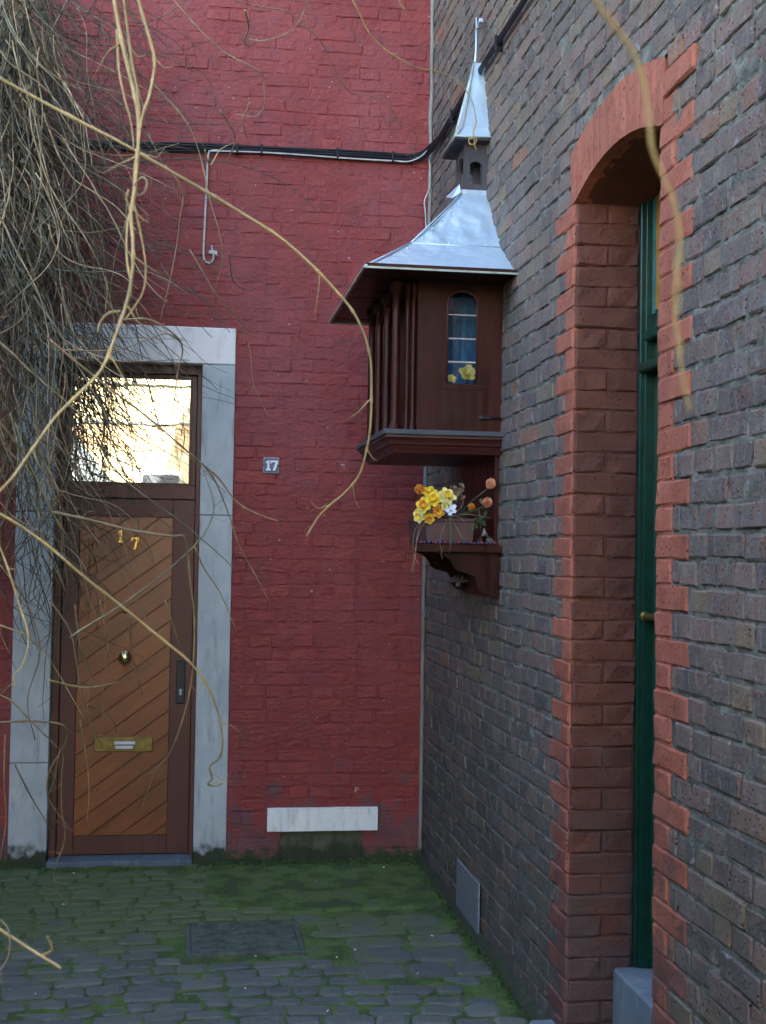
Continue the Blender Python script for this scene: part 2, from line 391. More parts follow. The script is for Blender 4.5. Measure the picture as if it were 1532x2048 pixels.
M['plategrey'] = m_plain('galvanised_plate', (0.30,0.35,0.40), 0.5, 0.35, 0.2, 60)
M['platedark'] = m_plain('vent_hole', (0.05,0.06,0.075), 0.8)
M['straw'] = m_vine('straw_vine', (0.52,0.35,0.14), (0.72,0.55,0.27))  # dry straw colour, kept bright to stand in for flash on near vines
M['tanvine'] = m_vine('tan_vine', (0.32,0.21,0.11), (0.50,0.36,0.19))
M['greyvine'] = m_vine('grey_green_vine', (0.17,0.145,0.082), (0.32,0.275,0.165))
M['tangle'] = m_vine('brown_tangle', (0.060,0.042,0.024), (0.22,0.155,0.085))
M['curtain'] = m_plain('blue_curtain', (0.03,0.15,0.33), 0.8)
M['lead'] = m_plain('lead_came', (0.36,0.38,0.40), 0.4, 0.5)
M['planter'] = m_plain('purple_brown_planter', (0.085,0.038,0.038), 0.5)
M['yellow'] = m_plain('yellow_petal', (0.80,0.54,0.03), 0.6, var=0.2, scale=60)
M['paleyellow'] = m_plain('pale_yellow_petal', (0.80,0.70,0.25), 0.6, var=0.15, scale=60)
M['orangepetal'] = m_plain('orange_petal', (0.72,0.27,0.05), 0.6, var=0.25, scale=80)
M['peach'] = m_plain('peach_petal', (0.78,0.38,0.22), 0.6, var=0.2, scale=80)
M['whitepetal'] = m_plain('white_petal', (0.78,0.80,0.88), 0.6, var=0.05)
M['dryleaf'] = m_plain('dry_leaf', (0.22,0.15,0.09), 0.8, var=0.35, scale=60)
M['leaf'] = m_plain('green_leaf', (0.035,0.075,0.02), 0.6, var=0.3)
M['redbead'] = m_plain('red_bead', (0.16,0.012,0.018), 0.2)
M['darkbead'] = m_plain('dark_bead', (0.03,0.03,0.06), 0.25)
M['ornament'] = m_plain('grey_brown_shell', (0.17,0.14,0.13), 0.6, var=0.3, scale=60)
M['cream'] = m_plain('cream_render', (0.74,0.63,0.36), 0.85, var=0.08, scale=3)
M['ochre'] = m_plain('ochre_render', (0.66,0.46,0.25), 0.85, var=0.1, scale=3)
M['slate'] = m_plain('blue_grey_slate', (0.16,0.20,0.22), 0.7, var=0.15)
M['plainwall'] = m_plain('plain_wall', (0.20,0.12,0.11), 0.9, var=0.2, scale=4)
M['moss'] = m_plain('moss_green', (0.050,0.088,0.022), 0.95, var=0.5, scale=50)

# ------------------------------------------------------------------ brick pieces
def brick_verts(w_, h_, d_, bev, jit, g):
    """front at n=0 facing local -y, u = x, v = z.  about 52 triangles"""
    us = [-w_/2, -w_/2+bev, g.uniform(-.15,.15)*w_, w_/2-bev, w_/2]; vs2 = [-h_/2, -h_/2+bev, h_/2-bev, h_/2]
    V = []
    for j, v in enumerate(vs2):
        for i, u in enumerate(us):
            edge = i in (0,4) or j in (0,3); cor = i in (0,4) and j in (0,3)
            n = -bev*0.8 if edge else g.uniform(-jit, jit)*0.9
            uu, vv = u, v
            if cor: uu *= 1 - 0.5*bev/w_*2; vv *= 1 - 0.5*bev/h_*2; n -= bev*0.3
            V.append((uu + g.uniform(-jit, jit), -n, vv + g.uniform(-jit, jit)*0.8))
    F = [(j*5+i, j*5+i+1, (j+1)*5+i+1, (j+1)*5+i) for j in range(3) for i in range(4)]
    ring = [0,1,2,3,4,9,14,19,18,17,16,15,10,5]
    b = len(V)
    for q in ring: V.append((V[q][0], d_, V[q][2]))
    n = len(ring)
    F += [(ring[(i+1)%n], ring[i], b+i, b+(i+1)%n) for i in range(n)]
    return V, F
BCACHE = {}
def brick_me(key, w_, h_, d_, bev, jit, mat, nvar, g):
    k = (key, round(w_, 3), round(h_, 3), g.randrange(nvar))
    if k not in BCACHE:
        mb = MB(); V, F = brick_verts(w_, h_, d_, bev, jit, g); mb.add(V, F, False); BCACHE[k] = mb.mesh(key, mat)
    return BCACHE[k]

def course_layout(u0, u1, v0, v1, hc, phase, Lst, Lhd, joint, holes, g, wob=0.0):
    """English bond: alternate stretcher and header courses; holes(v_lo, v_hi) -> list of blocked (u_lo, u_hi)"""
    out = []
    k0 = math.floor((v0-phase)/hc) ; k1 = math.ceil((v1-phase)/hc)
    for k in range(k0, k1+1):
        vc = phase + k*hc
        if vc-hc/2 < v0-1e-6 or vc+hc/2 > v1+1e-6: continue
        L = Lst if k % 2 == 0 else Lhd
        blk = sorted(holes(vc-hc/2, vc+hc/2)); free = []; a = u0
        for b0, b1 in blk:
            if b0 > a: free.append((a, min(b0, u1)))
            a = max(a, b1)
        if a < u1: free.append((a, u1))
        off = u0 - 1.0 - (0.0 if k % 2 == 0 else Lhd*0.5) - (k % 4 == 0)*Lhd + g.uniform(-.01, .01)
        x = off
        while x < u1:
            l = L*(1 + g.uniform(-.05, .05))
            if k % 2 == 0 and g.random() < 0.10: l = Lhd
            if k % 2 and g.random() < 0.06: l = Lst
            for f0, f1 in free:
                p, q = max(x, f0), min(x+l, f1)
                if q-p > 0.035:
                    jt = joint*g.uniform(.65,1.5)
                    out.append(((p+q)/2 + g.uniform(-.002,.002), vc + g.uniform(-wob, wob) + 2.2*wob*noise.noise(Vector(((p+q)*1.4, k*.35, 4.1))), q-p-jt, hc-joint*g.uniform(.7,1.35)))
            x += l
    return out

def place_bricks(lst, parent, to_world, rz, key, mat, depth, bev, jit, prot, limit, g, name='brick', nvar=6):
    """the bricks that show largest become objects of their own, the rest one mesh of kind stuff"""
    items = []
    for (u, v, w_, h_) in lst:
        p = to_world(u, v); X, Y, z = project(p)
        inside = -40 < X < 1572 and -40 < Y < 2088 and z > 0.3
        items.append(((w_*h_/z**2) if inside else 0.0, u, v, w_, h_))
    items.sort(reverse=True)
    rest = MB()
    for i, (a, u, v, w_, h_) in enumerate(items):
        pr = prot(g); p = Vector(to_world(u, v, pr))
        rx, ry = g.uniform(-.014,.014), g.uniform(-.012,.012)
        if i < limit and a > 0:
            wq = round(w_/0.006)*0.006; hq = round(h_, 3)
            inst(name, brick_me(key, wq, hq, depth, bev, jit, mat, nvar, g), parent, p, rot=(rx, ry*0.6, rz))
        else:
            V, F = brick_verts(w_, h_, depth, bev, jit, g)
            mt = Matrix.Translation(p) @ Matrix.Rotation(rz, 4, 'Z') @ Matrix.Rotation(ry*0.6, 4, 'Y') @ Matrix.Rotation(rx, 4, 'X')
            rest.add([mt @ Vector(q) for q in V], F, False)
    if rest.v:
        o = rest.build('brick_mass', mat, parent); o['kind'] = 'stuff'

RZ_RIGHT = -math.pi/2          # local -y turns to world -x

# ================================================================== THE SETTING
XR, YB = 1.185, 6.6            # plane of the dark wall, plane of the red wall
g = random.Random(3)
lin = lambda a, b, n: [a+(b-a)*i/n for i in range(n+1)]
gx = [-80,-25,-8,-3] + lin(-1.7, 1.3, 120) + [2.5,6,20,60]
gy = [-60,-20,-6,0,2] + lin(3.2, 6.75, 140) + [9,20,60]
def gz(x, y):
    zz = 0.006*nz((x,y,0), 9) + 0.004*nz((x,y,3), 30)
    return 0.001 + zz + 0.02*max(0, y-6.35)*2*(0.5+nz((x,y,1),7))
gm = MB(); gm.grid(lambda i, j: (gx[i], gy[j], gz(gx[i], gy[j])), len(gx)-1, len(gy)-1)
ground = gm.build('ground', M['bed']); tag(ground, 'mossy cobbled yard floor between the two houses', 'ground', kind='structure')

def in_drain(x, y, m=0.0): return 0.02-m < x < 0.47+m and 5.10-m < y < 5.52+m
def in_strip(x, y): return x > 0.10+0.12*nz((0,y,0),3) and y > 5.72+0.10*nz((x,0,0),3) and y < 6.56
def in_slab(x, y): return x > 0.62+0.05*nz((0,y,5),4) and 4.75 < y < 5.72 and x < 1.15
# cobbles in wavering rows
cob = []
row = 0; y = 3.75
while y < 6.52:
    x = -1.45 + g.uniform(0, .1); rp = g.uniform(.082, .105)
    while x < 1.16:
        l = g.uniform(.085, .20)
        cx, cy = x+l/2, y+rp/2
        yy = cy + 0.05*math.sin(cx*2.1+0.5) - 0.10*max(0, cx-0.2)*max(0, 5.2-cy)
        if not (in_drain(cx, yy, .05) or in_strip(cx, yy) or in_slab(cx, yy) or cx+l/2 > 1.17 or yy > 6.50 or yy < 3.7 or (cx > -.68 and cx < .08 and yy > 6.45)):
            cob.append((cx, yy+g.uniform(-.006,.006), l-.009, (rp-.008)*g.uniform(.90,1.05), g.uniform(-.05,.05) + 0.10*math.cos(cx*2.1+.5) - 0.10*max(0, 5.2-cy)*(cx > .2)))
        x += l
    y += rp
def cobble_mesh(mb, l, d_, h_, g, mt=None):
    us = [-.5,-.36,0,.36,.5]; V = []; F = []
    for j, b in enumerate([-.5,-.33,.33,.5]):
        for i, a in enumerate(us):
            e = i in (0,4) or j in (0,3); c = i in (0,4) and j in (0,3)
            k = .86 if c else 1
            V.append((a*l*k*(1+g.uniform(-.07,.07)), b*d_*k*(1+g.uniform(-.09,.09)), (-.0045 if e else g.uniform(-.002,.002)) - (.003 if c else 0)))
    F = [(j*5+i, j*5+i+1, (j+1)*5+i+1, (j+1)*5+i) for j in range(3) for i in range(4)]
    ring = [0,1,2,3,4,9,14,19,18,17,16,15,10,5]; b = len(V)
    for q in ring: V.append((V[q][0], V[q][1], -h_))
    n = len(ring); F += [(ring[i], b+i, b+(i+1)%n, ring[(i+1)%n])[::-1] for i in range(n)]
    mb.add([mt @ Vector(q) for q in V] if mt else V, F, False)
CC = []
for i in range(26):
    mb = MB(); cobble_mesh(mb, 0.105+0.07*(i/25), 0.08, .05, g); CC.append(mb.mesh('cobble', M['cobble']))
vis = []
for c in cob:
    X, Y, z = project((c[0], c[1], 0)); ins = -40 < X < 1572 and Y < 2090
    vis.append((c[2]*c[3]/z**3 if ins else 0, c))
vis.sort(reverse=True); rest = MB()
for i, (a, c) in enumerate(vis):
    zz = .009 + gz(c[0], c[1])*0.5 + g.uniform(-.006,.004)
    tx, ty = g.uniform(-.03,.03), g.uniform(-.03,.03)
    if i < 300 and a > 0:
        k = min(25, max(0, round((c[2]-.105)/.07*25)))
        o = inst('cobble', CC[k], ground, (c[0], c[1], zz), rot=(tx, ty, c[4])); o.scale = (c[2]/(0.105+0.07*k/25), c[3]/.08, 1)
    else:
        cobble_mesh(rest, c[2], c[3], .05, g, Matrix.Translation((c[0], c[1], zz)) @ Matrix.Rotation(c[4], 4, 'Z') @ Matrix.Rotation(tx, 4, 'X'))
if rest.v:
    o = rest.build('cobble_mass', M['cobble'], ground); o['kind'] = 'stuff'
# large worn flagstones beside the dark wall
y = 4.78
while y < 5.6:
    x = 0.64; rp = g.uniform(.13, .19)
    while x < 1.06:
        l = min(g.uniform(.16, .30), 1.15-x)
        mb = MB(); cobble_mesh(mb, l-.012, rp-.012, .05, g)
        inst('flagstone', mb.mesh('flagstone', M['cobble']), ground, (x+l/2, y+rp/2, .009+g.uniform(-.003,.003)), g.uniform(-.04,.04)); x += l
    y += rp
# smooth moss-grown cement strip along the red wall
mb = MB()
def strip_z(x, y): return .010 + .004*nz((x,y,2), 6) + .002*nz((x,y,2), 40)
sxs = lin(0, 1, 60); sys_ = lin(0, 1, 40)
def strip_p(i, j):
    yy = 5.70 + (6.58-5.70)*sys_[j]; e0 = 0.10+0.10*nz((0,yy,0),3)
    xx = e0 + (1.16-e0)*sxs[i]; yy += 0.08*nz((xx,0,0),3)*(1-sys_[j])
    ed = min(i, j, 60-i+3)
    return (xx, yy, strip_z(xx, yy) - (.02 if min(i, j) == 0 else 0))
mb.grid(strip_p, 60, 40); mb.build('cement_strip', M['bed'], ground)

# ================================================================== RED HOUSE
red = thing('red_brick_house', (0.1, YB, 0), 'house front of dark red painted brick with a framed oak door', 'house')
DX0, DX1, DZ1 = -0.645, 0.052, 2.452            # door opening
FX0, FX1, FZ1 = -0.825, 0.212, 2.632            # outer edge of the stone surround
VX0, VX1, VZ0, VZ1 = 0.407, 0.960, 0.160, 0.272 # white lintel of the cellar vent
def red_holes(a, b):
    h = []
    if a < FZ1-.004: h.append((FX0, FX1))
    if b > VZ0 and a < VZ1: h.append((VX0, VX1))
    if a < VZ0: h.append((0.475, 0.885))
    return h
wall = MB()
def rw(x, z): return (x, YB - .0005 + .0045*nz((x,0,z), 38) + .0050*nz((x,3,z), 9), z)
def rect_grid(mb, x0, x1, z0, z1, step, fn, flip=False):
    nu, nv = max(1, round((x1-x0)/step)), max(1, round((z1-z0)/step))
    mb.grid(lambda i, j: fn(x0+(x1-x0)*i/nu, z0+(z1-z0)*j/nv), nu, nv, True, flip)
rect_grid(wall, -1.5, FX0, -.03, FZ1, .016, rw)
rect_grid(wall, FX1, 0.475, -.03, VZ0, .016, rw); rect_grid(wall, 0.885, 1.2, -.03, VZ0, .016, rw)
rect_grid(wall, FX1, VX0, VZ0, VZ1, .016, rw); rect_grid(wall, VX1, 1.2, VZ0, VZ1, .016, rw)
rect_grid(wall, FX1, 1.2, VZ1, FZ1, .012, rw)
rect_grid(wall, -1.5, 1.2, FZ1, 4.7, .014, rw)
wall.box((-6, YB+.012, 4.69), (1.6, YB+.3, 7.2)); wall.box((-6, YB+.012, -.1), (-1.49, YB+.3, 4.7))
wall.box((-6, YB+.5, -.1), (1.6, 12, 7.19))
redwall = wall.build('wall', M['red'], red)
bl = course_layout(-1.5, 1.185, -.005, 4.7, .0622, 0.031, .218, .109, .007, red_holes, g, .0032)
place_bricks(bl, redwall, lambda u, v, p=0: (u, YB-p, v), 0.0, 'red_brick', M['red'], .03, .0045, .0022,
             lambda g: max(.0004, g.gauss(.0024, .0014)), 300, g)
# stone surround
sur = MB(); sur.box((FX0, YB-.018, DZ1), (FX1, YB+.13, FZ1), .004)
ds = sur.build('door_lintel', M['lintel'], red)
for x0, x1 in ((FX0, DX0), (DX1, FX1)):
    for z0, z1 in ((-.02, 0.50), (0.503, 1.706), (1.709, DZ1-.003)) if x0 < -.5 else ((-.02, 1.706), (1.709, DZ1-.003)):
        MB().box((x0, YB-.017+g.uniform(-.001,.001), z0), (x1, YB+.13, z1), .003).build('jamb_stone', M['bluestone'], red)
MB().box((DX0+.001, YB-.030, -.03), (DX1-.001, YB+.13, .030), .005).build('door_sill', M['sill'], red)
# door: part with sub-parts
YD = 6.70
dfm = MB()
dfm.box((DX0, YD-.03, .03), (DX0+.035, YD+.04, DZ1), .002); dfm.box((DX1-.022, YD-.03, .03), (DX1, YD+.04, DZ1), .002)
dfm.box((DX0+.0352, YD-.03, DZ1-.045), (DX1-.0222, YD+.04, DZ1), .002)
dfm.build('door_frame', M['doorframe'], red)
door = MB()
LX0, LX1 = DX0+.037, DX1-.024
door.box((LX0, YD, .035), (-.530, YD+.045, 1.782), .002)                 # left stile
door.box((-.078, YD, .035), (LX1, YD+.045, 1.782), .002)                 # right stile
door.box((-.5298, YD+.001, .035), (-.0782, YD+.045, .125), .002)           # bottom rail
door.box((-.5298, YD+.001, 1.695), (-.0782, YD+.045, 1.781), .002)
door.box((LX0, YD+.0015, 1.787), (LX1, YD+.045, 1.856), .002)            # rail under the pane
door.box((LX0, YD, 1.8565), (-.590, YD+.045, 2.404), .002); door.box((.004, YD, 1.8565), (LX1, YD+.045, 2.404), .002)
door.box((-.5898, YD, 2.394), (.0038, YD+.045, 2.404))
door.box((-.5298, YD+.022, .12), (-.0782, YD+.04, 1.70))                 # backing
dr = door.build('door', M['doorframe'], red); dr['label'] = 'oak door with diagonal boards and a mirrored upper pane'
# diagonal boards clipped to the panel
def clip_poly(poly, inside, inter):
    out = []
    for i in range(len(poly)):
        a, b = poly[i], poly[(i+1) % len(poly)]
        ia, ib = inside(a), inside(b)
        if ia: out.append(a)
        if ia != ib: out.append(inter(a, b))
    return out
def clip_rect(poly, x0, x1, z0, z1):
    def cut(poly, ax, val, sgn):
        return clip_poly(poly, lambda p: (p[ax]-val)*sgn >= 0, lambda a, b: tuple(a[k]+(b[k]-a[k])*((val-a[ax])/(b[ax]-a[ax])) for k in range(2))) if poly else poly
    for ax, v, s_ in ((0,x0,1),(0,x1,-1),(1,z0,1),(1,z1,-1)): poly = cut(poly, ax, v, s_)
    return poly
px0, px1, pz0, pz1 = -.528, -.080, .127, 1.693
sl = 0.74; sp = 0.111
c = pz0 - sl*(px1-px0) - sp
while c < pz1 + sp:
    hw = sp/2 - .0035
    q = [(px0-.1, c-hw-sl*.1), (px1+.1, c-hw+sl*(px1-px0+.1)), (px1+.1, c+hw+sl*(px1-px0+.1)), (px0-.1, c+hw-sl*.1)]
    q = clip_rect(q, px0, px1, pz0, pz1)
    if len(q) > 2:
        MB().prism(q, (0, YD+.008+g.uniform(0,.0012), 0), (1,0,0), (0,0,1), (0,1,0), .014).build('board', M['door'], dr)
    c += sp
gl = MB(); gl.box((-.5895, YD+.012, 1.857), (.0035, YD+.02, 2.3935)); gl.build('pane', M['glass'], dr)
gb = MB()
for a, b in (((-.5896, YD+.002, 1.8566), (-.580, YD+.03, 2.393)), ((-.006, YD+.002, 1.8566), (.0036, YD+.03, 2.393)),
             ((-.5798, YD+.002, 1.8566), (-.0062, YD+.03, 1.866)), ((-.5798, YD+.002, 2.384), (-.0062, YD+.03, 2.393))): gb.box(a, b)
gb.build('glazing_bead', M['doorframe'], dr)
kb = MB(); kb.lathe((-.298, YD+.012, .999), (0,-1,0), [(0,.030),(.006,.033),(.012,.030),(.014,.012),(.03,.012),(.036,.02),(.045,.029),(.056,.030),(.064,.024),(.068,.010)], 28)
kb.build('door_knob', M['brass'], dr)
MB().lathe((-.303, YD+.010, 1.228), (0,-1,0), [(0,.012),(.008,.012),(.010,.009),(.012,.004)], 16).build('peephole', M['oldbrass'], dr)
lp = MB(); lp.box((-.44, YD-.001, .536), (-.155, YD+.012, .608), .003)
slot = lp.build('letter_slot', M['oldbrass'], dr)
MB().box((-.405, YD-.006, .548), (-.190, YD-.001, .596), .002).build('letter_flap', M['oldbrass'], dr)
for z0, z1, xa, xb in ((.573,.587,-.340,-.240), (.552,.566,-.335,-.250)):
    MB().box((xa, YD-.009, z0), (xb, YD-.006, z1)).build('paper_strip', M['paper'], dr)
MB().box((-.046, YD-.008, .772), (-.002, YD, .990), .003).build('lock_plate', M['iron'], dr)
MB().lathe((-.024, YD-.006, .838), (0,-1,0), [(0,.009),(.006,.009),(.007,.005)], 14).build('keyhole', M['plategrey'], dr)
MB().box((-.030, YD-.0095, .815), (-.018, YD-.008, .836)).build('keyhole_slot', M['plategrey'], dr)
hg = MB().lathe((-.627, YD-.036, 1.44), (0,0,1), [(0,.009),(.075,.009)], 12); hg.build('hinge', M['plategrey'], dr)
# brass numerals 1 and 7
one = [(-.008,0),(.014,0),(.014,.008),(.008,.010),(.008,.062),(.002,.062),(-.012,.050),(-.012,.044),(-.002,.048),(-.002,.010),(-.008,.008)]
seven = [(-.010,0),(.001,0),(.016,.048),(.016,.060),(-.019,.060),(-.021,.044),(-.016,.044),(-.013,.051),(.006,.051)]
MB().prism(one, (-.335, YD+.008, 1.566), (1,0,0), (0,0,1), (0,-1,0), .006).build('numeral', M['goldnum'], dr)
MB().prism(seven, (-.260, YD+.008, 1.533), (1,0,0), (0,0,1), (0,-1,0), .006).build('numeral', M['goldnum'], dr)
# added unseen dark panel that stops sun leaking in behind the door
MB().box((DX0-.1, YD+.05, -.05), (DX1+.1, YD+.09, 2.6)).build('sun_block_panel', M['iron'], red)
# white lintel and blocked cellar vent
vl = MB(); rect_grid(vl, VX0+.003, VX1-.003, VZ0, VZ1, .012, lambda x, z: (x, YB-.026+.003*nz((x,1,z),30), z))
vl.box((VX0+.003, YB-.0225, VZ0), (VX1-.003, YB+.06, VZ1), .002); vl.build('vent_lintel', M['whitelintel'], red)
vb = MB(); rect_grid(vb, .47, .89, -.03, VZ0+.01, .012, lambda x, z: (x, YB+.045+.006*nz((x,1,z),25), z))
vb.box((.46, YB+.052, -.05), (.90, YB+.1, VZ0)); vb.build('vent_infill', M['concrete'], red)

# house number plate (lifts off the wall)
npl = thing('house_number_plate', (.3975, YB-.008, 1.96), 'small blue enamel plate with white number 17 on the red wall', 'house number')
MB().box((.357, YB-.016, 1.919), (.438, YB-.008, 2.000), .004).build('plate', M['enamelrim'], npl)
MB().box((.364, YB-.019, 1.926), (.431, YB-.0161, 1.993), .002).build('field', M['enamelblue'], npl)
p1 = [(-.012,0),(.012,0),(.012,.007),(.006,.009),(.006,.050),(-.001,.050),(-.013,.042),(-.013,.036),(-.005,.039),(-.005,.009),(-.012,.007)]
p7 = [(-.006,0),(.006,0),(.019,.040),(.019,.050),(-.017,.050),(-.018,.034),(-.013,.034),(-.010,.041),(.008,.041)]
MB().prism(p1, (.383, YB-.0192, 1.934), (1,0,0), (0,0,1), (0,-1,0), .0015).build('numeral', M['enamelwhite'], npl)
MB().prism(p7, (.411, YB-.0192, 1.934), (1,0,0), (0,0,1), (0,-1,0), .0015).build('numeral', M['enamelwhite'], npl)
for xx in (.3605, .4345): MB().lathe((xx, YB-.016, 1.96), (0,-1,0), [(0,.004),(.003,.004),(.004,.002)], 10).build('screw', M['iron'], npl)

# ================================================================== DARK BRICK HOUSE
dark = thing('dark_brick_house', (XR, 4.0, 0), 'house side of sooty purple grey brick with an arched green doorway', 'house')
JY0, JY1, SZ = 3.264, 4.03, 2.650                # near jamb, far jamb, springing height
YC = (JY0+JY1)/2; RISE = .066; half = (JY1-JY0)/2
RAD = (half*half + RISE*RISE)/(2*RISE); ZC = SZ + RISE - RAD
def arch_z(y, extra=0.0):
    d = abs(y-YC); r = RAD + extra
    return ZC + math.sqrt(max(0.0, r*r - d*d))
HC, PH = .0655, 1.566
def course_k(v): return round((v-PH)/HC)
VY0, VY1, VTZ = 5.215, 5.652, .222              # perforated vent plate
ATH = .165
def dark_holes(a, b):
    h = []; vc = (a+b)/2; k = course_k(vc); big = (k % 2 == 0)
    if vc < SZ+.02: h.append((JY0 - (.222 if big else .108), JY1 + (.195 if big else .095)))
    elif vc < arch_z(YC, ATH)+.02:
        q = (RAD+ATH)**2 - (a-ZC)**2
        d = min(math.sqrt(q), half+.036) if q > 0 else 0
        if d > 0: h.append((YC-d - (.22 if 2.70 < vc < 2.78 else 0), YC+d))
    return h
dw = MB()
def rx_(y, z): return (XR + .0030 + .0050*nz((3,y,z), 34) + .0035*nz((7,y,z), 12), y, z)
def dgrid(y0, y1, z0, z1, step):
    nu, nv = max(1, round((y1-y0)/step)), max(1, round((z1-z0)/step))
    dw.grid(lambda i, j: rx_(y1-(y1-y0)*i/nu, z0+(z1-z0)*j/nv), nu, nv)
dgrid(2.3, JY0-.10, -.03, SZ+.18, .014); dgrid(JY1+.09, YB+.02, -.03, SZ+.18, .016); dgrid(2.3, YB+.02, SZ+.18, 4.7, .02)
dw.box((XR+.012, -4, -.1), (XR+.35, 2.31, 7.2)); dw.box((XR+.012, 2.3, 4.69), (XR+.35, YB+.3, 7.2)); dw.box((1.62, -4, -.1), (6, 12, 7.18))
dw.box((XR+.02, 2.3, SZ+.17), (XR+.3, YB+.02, 4.7)); dw.box((XR+.02, JY1+.10, -.1), (XR+.3, YB+.02, SZ+.2)); dw.box((XR+.02, 2.3, -.1), (XR+.3, JY0-.11, SZ+.2))
dwall = dw.build('wall', M['mortar'], dark)
bl = course_layout(2.3, YB-.012, -.005, 4.7, HC, PH, .219, .1095, .0085, dark_holes, g, .0034)
place_bricks(bl, dwall, lambda u, v, p=0: (XR-p, u, v), RZ_RIGHT, 'dark_brick', M['dark'], .03, .0045, .0026,
             lambda g: g.gauss(.0016, .0014), 300, g)
# orange painted quoin bricks on both sides of the doorway, arch stones, painted reveal
qc = MB()
qc.box((XR+.001, JY0-.107, -.03), (XR+.04, JY0+.0, SZ+.06)); qc.box((XR+.001, JY1+.010, -.03), (XR+.04, JY1+.094, SZ+.03))
qc.build('painted_jamb', M['orange'], dark)
k = math.ceil((0-PH)/HC)
while PH+k*HC < SZ+.10:
    vc = PH + k*HC; big = k % 2 == 0
    for side in (0, 1):
        if side == 1 and vc > SZ+.02: continue
        wq = ((.222 if big else .108) if side == 0 else (.195 if big else .095)) + g.uniform(-.008,.008)
        yc = JY0 - wq/2 + .002 if side == 0 else JY1 + wq/2 + .0045
        inst('quoin_brick', brick_me('quoin_brick', round(wq, 2), HC-.003, .05, .0055, .0034, M['orange'], 9, g), dark,
             (XR-g.uniform(.0015,.0050), yc, vc+g.uniform(-.002,.002)), rot=(g.uniform(-.015,.015), g.uniform(-.012,.012), RZ_RIGHT))
    k += 1
# a few painted stretchers stepping past the arch on the near side
for vc_, y0, y1 in ((2.745, 3.02, 3.262),):
    inst('quoin_brick', brick_me('quoin_brick', round(y1-y0, 2), HC-.003, .05, .0055, .0034, M['orange'], 9, g), dark, (XR-.008, (y0+y1)/2, vc_), rot=(0,0,RZ_RIGHT))
nvs = 14
for i in range(nvs):
    a0, a1 = JY0-.022 + (JY1+.036-JY0+.022)*i/nvs, JY0-.022 + (JY1+.036-JY0+.022)*(i+1)/nvs
    gap = .0012
    mb = MB(); poly = []
    nq = 4
    th = g.uniform(.0055, .0065)
    ZT = lambda yy: arch_z(yy, ATH) + g.uniform(-.002,.002)
    lowz = lambda yy: arch_z(min(max(yy, JY0), JY1)) 
    cols = lin(a0+gap, a1-gap, 3); rows = 6
    V = []
    for j in range(rows+1):
        for ii, yy in enumerate(cols):
            zb, zt = lowz(yy), ZT(yy); zz = zb + (zt-zb)*j/rows
            e = ii in (0, 3) or j in (0, rows)
            V.append((XR - th + (.0020 if e else g.uniform(-.0012,.0012)), yy + (yy-YC)*.10*(j/rows)*0.4, zz))
    F = [(j*4+ii+1, j*4+ii, (j+1)*4+ii, (j+1)*4+ii+1) for j in range(rows) for ii in range(3)]
    ring = [0,1,2,3] + [4*j+3 for j in range(1, rows+1)] + [4*rows+2, 4*rows+1, 4*rows] + [4*j for j in range(rows-1, 0, -1)]
    b = len(V)
    for q in ring: V.append((XR+.05, V[q][1], V[q][2]))
    n = len(ring); F += [(ring[q], b+q, b+(q+1)%n, ring[(q+1)%n])[::-1] for q in range(n)]
    mb.add(V, F, False); mb.build('arch_brick', M['orange'], dark)
XD = 1.395                                      # where the door frame begins
sf = MB()
ys = lin(JY0, JY1, 40)
sf.grid(lambda i, j: (XR+.03+(XD+.08-XR-.03)*j/12, ys[i], arch_z(ys[i]) + .003*nz((j*.03, ys[i], 1), 20)), 40, 12)
sf.build('arch_soffit', M['reveal'], dark)
ab = MB(); ab.grid(lambda i, j: (XR+.012, ys[i], arch_z(ys[i]) + (SZ+.2-arch_z(ys[i]))*j/4 + .002), 40, 4); ab.build('arch_core', M['orange'], dark)
# reveal, far side: painted courses
rv = MB(); rect_grid(rv, XR+.03, XD+.1, -.03, SZ+.02, .014, lambda x, z: (x, JY1+.002+.004*nz((x,5,z),34)+.003*nz((x,9,z),12), z)); rv.build('reveal', M['reveal'], dark)
k = math.ceil((0-PH)/HC)
while PH+k*HC < SZ-.02:
    vc = PH + k*HC; big = k % 2 == 0
    xs = [XR+.003, XR+.108, XD] if big else [XR+.003, XD]
    for a, b in zip(xs, xs[1:]):
        inst('reveal_brick', brick_me('reveal_brick', round(b-a-.004, 3), HC-.002, .04, .006, .0036, M['reveal'], 9, g), dark,
             ((a+b)/2, JY1-g.uniform(.002,.008), vc+g.uniform(-.003,.003)), rot=(g.uniform(-.02,.02), g.uniform(-.015,.015), 0))
    k += 1
MB().box((XR+.03, JY0-.10, -.03), (XD+.1, JY0-.001, SZ+.05)).build('near_reveal', M['reveal'], dark)
# threshold and step
th = MB(); th.box((1.331, JY0-.02, -.03), (1.50, JY1-.004, .262), .008); th.build('threshold_stone', M['threshold'], dark)
stp = MB(); stp.box((1.105, JY0-.15, -.03), (1.329, JY1+.17, .050), .014); stp.build('door_step', M['threshold'], dark)
